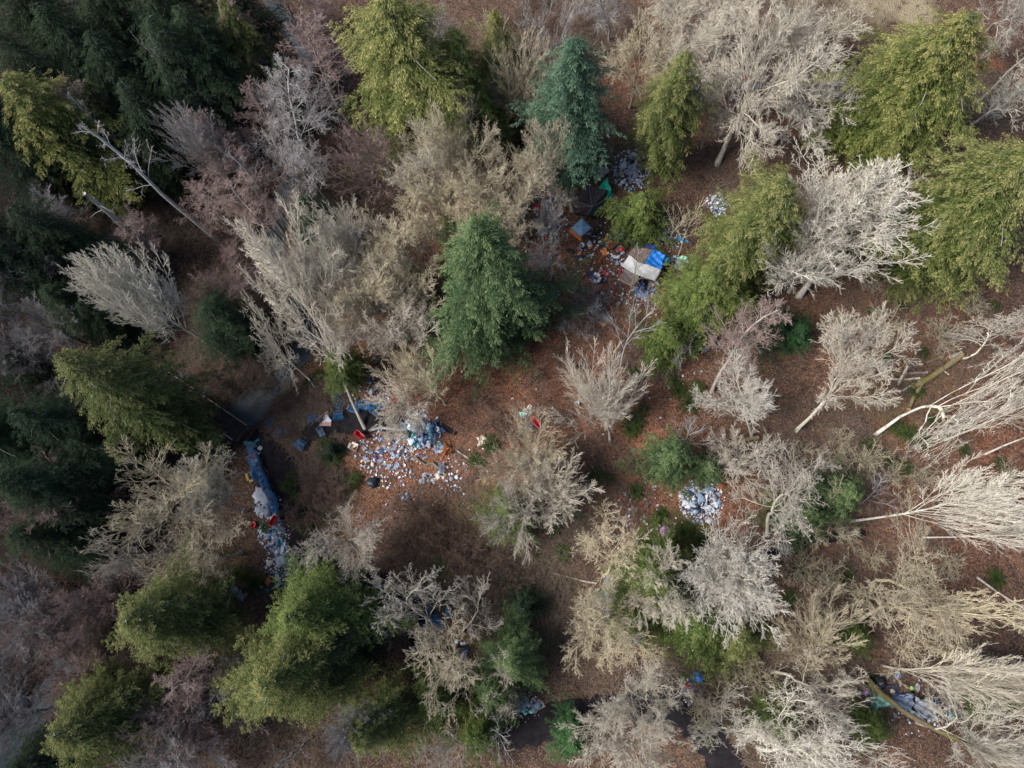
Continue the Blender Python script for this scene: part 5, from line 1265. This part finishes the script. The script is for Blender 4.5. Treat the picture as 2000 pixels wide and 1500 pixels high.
board('mattress', (1222,341), (1241,329), .8, .18, TP['bluegrey'], 'blue-grey mattress among the scatter right of the green tarp', 'mattress')
# ladder
A = G(1064, 397); B = G(1082, 378); dd = B-A; e = empty('ladder', A); e.rotation_euler = (0, 0, math.atan2(dd.y, dd.x)); tag(e, 'aluminium ladder lying left of the dark tent', 'ladder')
for sg in (-.22, .22):
    mb = MB(); mb.box((dd.length/2, sg, .2), (dd.length*1.2, .06, .08)); mb.obj('rail', M_metal, e)
for k in range(6):
    mb = MB(); mb.box((dd.length*(k+.3)/6, 0, .2), (.07, .4, .05)); mb.obj('rung', M_metal, e)
# blue canopy
e = empty('canopy_tent', G(1136, 450)); o = Vector(e.location); tag(e, 'small square blue peaked canopy tent with orange sides', 'tent')
ring3 = [ptz(1137,425,2.2), ptz(1157,445,2.2), ptz(1135,463,2.2), ptz(1114,445,2.2)]
poly_fan('roof', ptz(1136,443,3.0), ring3, TP['canopy'], e, .12, 6, o)
for i in (2,):
    a_, b_ = ring3[i]-o, ring3[(i+1) % 4]-o
    mb = MB(); v = [a_+Vector((0,0,-.03)), b_+Vector((0,0,-.03)), b_+Vector((-.2,-.3,-.5)), a_+Vector((0,-.3,-.5))]; mb.add(v, [(0,1,2,3)])
    ob = mb.obj('valance', TP['orange'], e); ob.modifiers.new('thickness', 'SOLIDIFY').thickness = .02
poles(e, [(1137,425,2.2),(1157,445,2.2),(1135,463,2.2),(1114,445,2.2)], o)
# main shelter
e = empty('lean_to_shelter', G(1258, 520)); o = Vector(e.location); tag(e, 'patchwork shelter roofed with white, blue and brown tarps', 'shelter')
ob = sheet('roof_sheet', [(1238,484,2.3),(1276,486,2.4),(1258,515,2.3),(1224,498,2.2)], TP['brown'], e, .1, .015, 12, o, 1); ob['label'] = 'brown roof sheet'
ob = sheet('tarp', [(1276,486,2.5),(1299,498,2.4),(1291,528,2.3),(1259,514,2.4)], TP['blue'], e, .35, .05, 18, o, 2); ob['label'] = 'bright blue tarp'
ob = sheet('tarp', [(1296,502,2.3),(1308,502,1.9),(1301,517,1.7),(1292,520,2.2)], TP['sky'], e, .1, .03, 8, o, 5); ob['label'] = 'light blue tarp flap'
ob = sheet('tarp', [(1263,477,1.9),(1282,480,2.0),(1280,489,2.2),(1262,486,2.2)], TP['navy'], e, .1, .04, 10, o, 6); ob['label'] = 'dark blue tarp corner'
def sheet2(name, top, bot, mat, parent, o, sag=.2, wr=.03, seed=0):
    mb = MB(); T_ = [P(*q)-o for q in top]; B_ = [P(*q)-o for q in bot]; r = random.Random(seed); v = []; n = len(T_); g = 6; m_ = 8
    rows = []
    for i in range((n-1)*g+1):
        k = min(i//g, n-2); u = i/g-k; a_ = T_[k].lerp(T_[k+1], u); b_ = B_[k].lerp(B_[k+1], u)
        for j in range(m_+1):
            s = j/m_; v.append(a_.lerp(b_, s)+Vector((0,0,-sag*4*s*(1-s)+wr*math.sin(i*1.3+j*.7)+wr*math.sin(i*.6-j*1.6)+r.uniform(-.015, .015))))
    mb.add(v, [(i*(m_+1)+j, i*(m_+1)+j+1, (i+1)*(m_+1)+j+1, (i+1)*(m_+1)+j) for i in range((n-1)*g) for j in range(m_)])
    ob = mb.obj(name, mat, parent, True); ob.modifiers.new('thickness', 'SOLIDIFY').thickness = .02; return ob
ob = sheet2('tarp', [(1229,498,2.7),(1247,512,2.8),(1268,518,2.75),(1292,527,2.6)], [(1213,519,2.2),(1236,533,2.4),(1256,541,2.4),(1280,549,2.1)], TP['white'], e, o, .22, .035, 4); ob['label'] = 'long white tarp across the middle'
ob = sheet('awning', [(1222,522,1.9),(1250,538,2.0),(1240,561,1.5),(1209,546,1.5)], TP['brown'], e, .15, .02, 12, o, 8); ob['label'] = 'brown lower awning'
mb = MB(); a_, b_ = P(1209,546,1.55)-o, P(1241,562,1.55)-o; mb.tube([a_, b_], .06, 6); mb.obj('edge_beam', M_pinkwood, e)
poles(e, [(1238,484,2.3),(1299,498,2.4),(1213,519,2.2),(1280,549,2.1),(1209,546,1.5),(1240,561,1.5)], o)
board('plank', (1265,541), (1277,547), .5, .06, M_cut, 'orange-brown board under the right end of the white tarp', 'board', 1.2)
e = empty('tarp', G(1250, 558)); o = Vector(e.location); tag(e, 'deep blue crumpled tarp heap in front of the brown awning', 'tarp')
sheet('cloth', [(1246,545,1.1),(1256,548,1.0),(1262,570,.5),(1240,556,.6)], TP['navy'], e, .2, .12, 12, o, 9)
e = empty('tarp', G(1330, 468)); o = Vector(e.location); tag(e, 'turquoise sheet on the ground right of the low evergreen', 'tarp')
sheet('cloth', [(1320,463,.4),(1334,463,.5),(1337,471,.3),(1324,471,.3)], TP['sky'], e, .05, .07, 10, o, 10)
sheet('cloth', [(1337,468,.3),(1345,469,.4),(1344,474,.3),(1338,473,.3)], TP['sky'], e, .05, .05, 6, o, 11)
e = empty('tarp', G(1333, 515)); o = Vector(e.location); tag(e, 'grey tarp with pale wrinkles right of the blue shelter roof', 'tarp')
sheet('cloth', [(1324,512,.5),(1342,506,.6),(1350,518,.4),(1325,528,.4)], TP['grey'], e, .1, .08, 12, o, 12)
e = empty('rusty_heap', G(1170, 512)); o = Vector(e.location); tag(e, 'orange-brown rusty heap of springs and debris left of the shelter', 'debris')
M_rust = plain('rust', (.24,.08,.025), .8, .2, .5, 6)
mb = MB()
for k in range(46):
    a_ = Vector((rock(.8), rock(.7), abs(rock(.35)))); b_ = a_+Vector((rock(.6), rock(.6), abs(rock(.3)))); mb.tube([a_, (a_+b_)/2+Vector((rock(.1), rock(.1), .1)), b_], .03, 4)
mb.obj('debris', M_rust, e)
# lower right camp tent
e = empty('collapsed_tent', G(1785, 1378)); o = Vector(e.location); tag(e, 'collapsed grey-blue tent crossed by white branches, lower right camp', 'tent')
sheet('fly_sheet', [(1744,1357,.9),(1786,1354,1.2),(1782,1388,.8),(1750,1378,.4)], TP['bluegrey'], e, -.3, .10, 20, o, 21)
ob = sheet('fly_sheet', [(1786,1360,1.2),(1826,1372,.9),(1832,1410,.4),(1790,1398,.7)], TP['grey'], e, -.4, .13, 20, o, 22); ob['label'] = 'paler grey half of the fly sheet'
ob = sheet('panel', [(1746,1354,.7),(1776,1355,1.0),(1772,1361,1.3),(1750,1361,1.0)], TP['navy'], e, .05, .05, 8, o, 15); ob['label'] = 'dark blue strip'
ob = sheet('panel', [(1776,1384,.6),(1800,1396,.8),(1812,1416,.3),(1782,1404,.3)], TP['grey'], e, .1, .1, 10, o, 16); ob['label'] = 'torn grey skirt'
e = empty('tarp', G(845, 1285)); o = Vector(e.location); tag(e, 'dark blue-grey sheet glimpsed under the mossy bare tree', 'tarp')
sheet('cloth', [(800,1262,.3),(828,1256,.4),(834,1282,.3),(806,1290,.3)], TP['teal'], e, .05, .08, 10, o, 17)
e = empty('tarp', G(228, 630)); o = Vector(e.location); tag(e, 'dark blue tarp dumped beside the west path', 'tarp')
sheet('cloth', [(218,615,.4),(240,620,.5),(236,640,.4),(222,636,.3)], TP['navy'], e, .05, .1, 10, o, 18)

# ---------------------------------------------------------------- boards, slab, umbrella
board('board', (622,826), (648,827), .72, .1, M_pinkwood, 'flat brown board at the left end of the trail', 'board')
sl_ = board('slab', (1150,597), (1190,628), 1.0, .1, M_conc, 'long grey concrete slab in the red leaves below the shelter', 'slab')
board('slab', (1178,624), (1186,634), 1.3, .08, M_card, 'pale dirt-covered board at the end of the long grey slab', 'board', .05)
board('slab', (1204,593), (1211,596), .5, .3, M_conc, 'small grey block right of the long slab', 'block')
board('board', (1040,1385), (1062,1373), .7, .08, M_wood, 'mossy plank above the litter by the bottom path', 'board', .1)
board('pallet', (1112,610), (1128,616), 1.0, .1, M_wood, 'half-buried pallet left of the long slab', 'pallet', planks=6)
board('board', (1230,994), (1242,1003), .9, .05, M_wood, 'slatted wood above the pink umbrella trail', 'pallet', planks=6)
board('plank', (619,820), (642,803), .12, .08, M_pinkwood, 'thin raw pole leaning above the brown board', 'pole', .1)
board('box_spring', (1356,1299), (1374,1292), .9, .15, M_card, 'tan wooden frame above the bright blue bag', 'board')
e = empty('umbrella', G(1299, 1036)); tag(e, 'open pink umbrella lying on the ground below the round heap', 'umbrella'); e.rotation_euler = (.35, -.2, .3)
ring3 = [Vector((.62*math.cos(2*PI*k/8), .62*math.sin(2*PI*k/8), .35)) for k in range(8)]
poly_fan('canopy', (0, 0, .62), ring3, plain('umbrella_pink', (.62,.30,.62), .5, .3, .1), e, .04, 4)
mb = MB(); mb.tube([(0,0,-.15),(0,0,.68)], .015, 5); mb.obj('shaft', M_metal, e)
mb = MB()
for q in ring3: mb.tube([(0,0,.58), q-Vector((0,0,.03))], .008, 3)
mb.obj('ribs', M_metal, e)

# ---------------------------------------------------------------- logs
def bark_log(name, pts, r0, r1, tone, label, cat='log', group=None, raised=None, cut=True):
    g_ = [G(*q[:2]) + Vector((0,0,(q[2] if len(q) > 2 else 0)+r0*.8)) for q in pts]; o = g_[0].copy()
    e = empty(name, o)
    out = []
    for i in range(len(g_)-1):
        for k in range(4): out.append(g_[i].lerp(g_[i+1], k/4)-o+Vector((rock(.03), rock(.03), rock(.02))))
    out.append(g_[-1]-o)
    tone = 'moss' if tone == 'tan' else tone
    n = len(out); mb = MB(); mb.tube(out, [(r0+(r1-r0)*i/(n-1))*ro.uniform(.93, 1.07) for i in range(n)], 9); mb.obj('bark', BK[tone], e, True)
    if cut:
        for i, j, rr in ((0, 1, r0), (n-1, n-2, r1)):
            t_ = (out[i]-out[j]).normalized(); mb = MB(); mb.tube([out[i], out[i]+t_*.03], rr*.9, 9); mb.obj('cut_end', M_cut, e)
    tag(e, label, cat, group); return e
LG = 'cut logs stacked at the right'
M_moss = BK['tan']
for pts, r0, r1, tone, lab in [
 ([(1800,712),(1840,697)], .20, .22, 'tan', 'mossy cut log at the top of the stack at the right'),
 ([(1769,716),(1798,713)], .13, .12, 'pink', 'reddish thin log joining the crossed logs at the right'),
 ([(1771,717),(1762,735),(1753,752)], .17, .15, 'pale', 'bare grey log lying across the others, left of the stack'),
 ([(1769,730),(1810,728)], .16, .15, 'pink', 'straight brown log, middle of the crossed logs'),
 ([(1740,740),(1762,742),(1795,739)], .15, .13, 'pale', 'long pale log under the crossed logs'),
 ([(1756,766),(1785,751),(1802,740)], .14, .12, 'grey', 'long grey log slanting below the stack'),
 ([(1735,766),(1757,764)], .16, .14, 'pale', 'short pale log at the lower left of the stack'),
 ([(1840,722),(1853,733)], .12, .08, 'pale', 'short pointed stick beside the thick mossy log'),
 ([(1764,714),(1759,722)], .10, .09, 'tan', 'tiny mossy log at the upper left of the stack'),
 ([(1800,748),(1783,775),(1774,800)], .26, .22, 'tan', 'mossy olive log running down beside the fern'),
 ([(1876,694),(1845,718),(1812,740),(1780,758)], .36, .28, 'tan', 'thick dark mossy trunk lying behind the stacked logs'),
 ([(1854,700),(1876,692)], .30, .32, 'grey', 'sawn grey log end with orange cut face, top of the thick trunk'),
 ([(1770,730),(1750,762)], .12, .10, 'dark', 'dark thin log beneath the bare grey one'),
]: bark_log('log', pts, r0, r1, tone, lab, group=LG)
for i, (x, y, w) in enumerate([(1855,680,.5),(1863,673,.3),(1873,674,.3),(1850,684,.4),(1868,680,.4),(1876,683,.35)]):
    A = G(x, y); mb = MB(); mb.tube([(-w/2,0,.08),(w/2,.1,.1)], .07, 6); ob = mb.obj('firewood', M_cut if i % 2 == 0 else PL['cream'])
    ob.location = A; ob.rotation_euler = (0, 0, i*1.3); tag(ob, 'split piece of pale firewood above the stacked logs', 'firewood', 'split firewood pieces above the stacked logs')
bark_log('fallen_log', [(722,841),(745,836),(780,840),(832,831)], .2, .13, 'grey', 'pale fallen log lying between the trail and the litter spread')
bark_log('fallen_branch', [(862,918),(845,905),(830,908),(812,894),(795,892)], .2, .07, 'dark', 'dark mossy branch curving through the litter spread', cut=False)
bark_log('fallen_log', [(893,880),(915,895),(940,912)], .12, .09, 'pale', 'thin pale stick right of the orange stump')
bark_log('fallen_branch', [(1165,1140),(1120,1130),(1060,1115)], .12, .05, 'pale', 'thin fallen branch left of the narrow dump', cut=False)
bark_log('fallen_log', [(1003,1124),(1047,1138)], .16, .14, 'pale', 'pale short log in the brown brush at lower centre')
bark_log('leaning_tree', [(1683,1322,1),(1712,1352,1),(1745,1382,2),(1790,1410,3),(1850,1440,5),(1900,1470,6)], .3, .2, 'tan', 'big moss-covered trunk leaning across the lower right camp', 'tree')
bark_log('fallen_log', [(1362,1332),(1390,1334)], .22, .2, 'tan', 'brown log below the bright blue bag')
bark_log('fallen_log', [(1320,1275),(1332,1320),(1350,1385)], .09, .05, 'dark', 'thin dark stem fallen over the dump, bottom right', cut=False)
for pts in [[(1150,110),(1160,90),(1172,78)],[(1158,120),(1168,105),(1190,98)],[(1170,135),(1174,120),(1196,108)],[(1150,108),(1165,98)]]:
    bark_log('mossy_log', pts, .24, .15, 'tan', 'yellow mossy log in the tangle above the blue-green spruce', group='yellow mossy logs in the tangle above the spruce')
bark_log('fallen_log', [(1190,85),(1181,55)], .14, .08, 'pale', 'splintered pale log standing in the mossy tangle')
bark_log('mossy_branch', [(1480,855),(1440,862),(1430,875),(1460,858)], .25, .15, 'tan', 'bright mossy limb arching at the foot of the dense white tree', cut=False)
# stump
e = empty('tree_stump', G(875, 880)); tag(e, 'rotten orange-brown stump in the clearing right of the mound', 'stump')
mb = MB()
for k in range(14):
    a_ = k*2*PI/14; w = .35+.1*math.sin(k*3)
    mb.tube([(w*math.cos(a_)*1.3, w*math.sin(a_)*1.6, 0), (w*math.cos(a_)*.9, w*math.sin(a_), .5+.3*math.sin(k*5))], [.16, .06], 5)
mb.obj('wood', M_rust, e)
mb = MB()
for k in range(5):
    a_ = 1.2+k*.8; mb.tube([(0,0,.1),(.6*math.cos(a_),.8*math.sin(a_),.08),(1.0*math.cos(a_+.3),1.5*math.sin(a_+.3),.02)], [.14,.09,.03], 5)
mb.obj('roots', M_rust, e)
# creek boulders
M_rock = plain('boulder', (.10,.11,.12), .9, .2, .4, 2)
for i, (x, y, s) in enumerate([(562,716,.6),(553,728,.5),(125,1275,1.6),(150,1310,1.2),(100,1335,1.0),(45,1370,1.0),(165,1340,.7)]):
    o_ = link('boulder', bag_mesh(i*2.3+9, .5), M_rock); o_.location = P(x, y, -1.2); o_.scale = (s, s*.7, s*.7); o_.rotation_euler = (0, 0, i)
    tag(o_, ['grey boulder in the creek beside the pale gnarled tree','smaller grey boulder below it, in the creek by the pale gnarled tree','largest boulder in the lower creek, at the left','boulder right of the largest one in the lower creek','boulder below the largest one in the lower creek','boulder nearest the left edge in the lower creek','smallest boulder, right side of the lower creek'][i], 'boulder', 'boulders in the creek by the gnarled tree' if i < 2 else 'boulders in the lower creek')
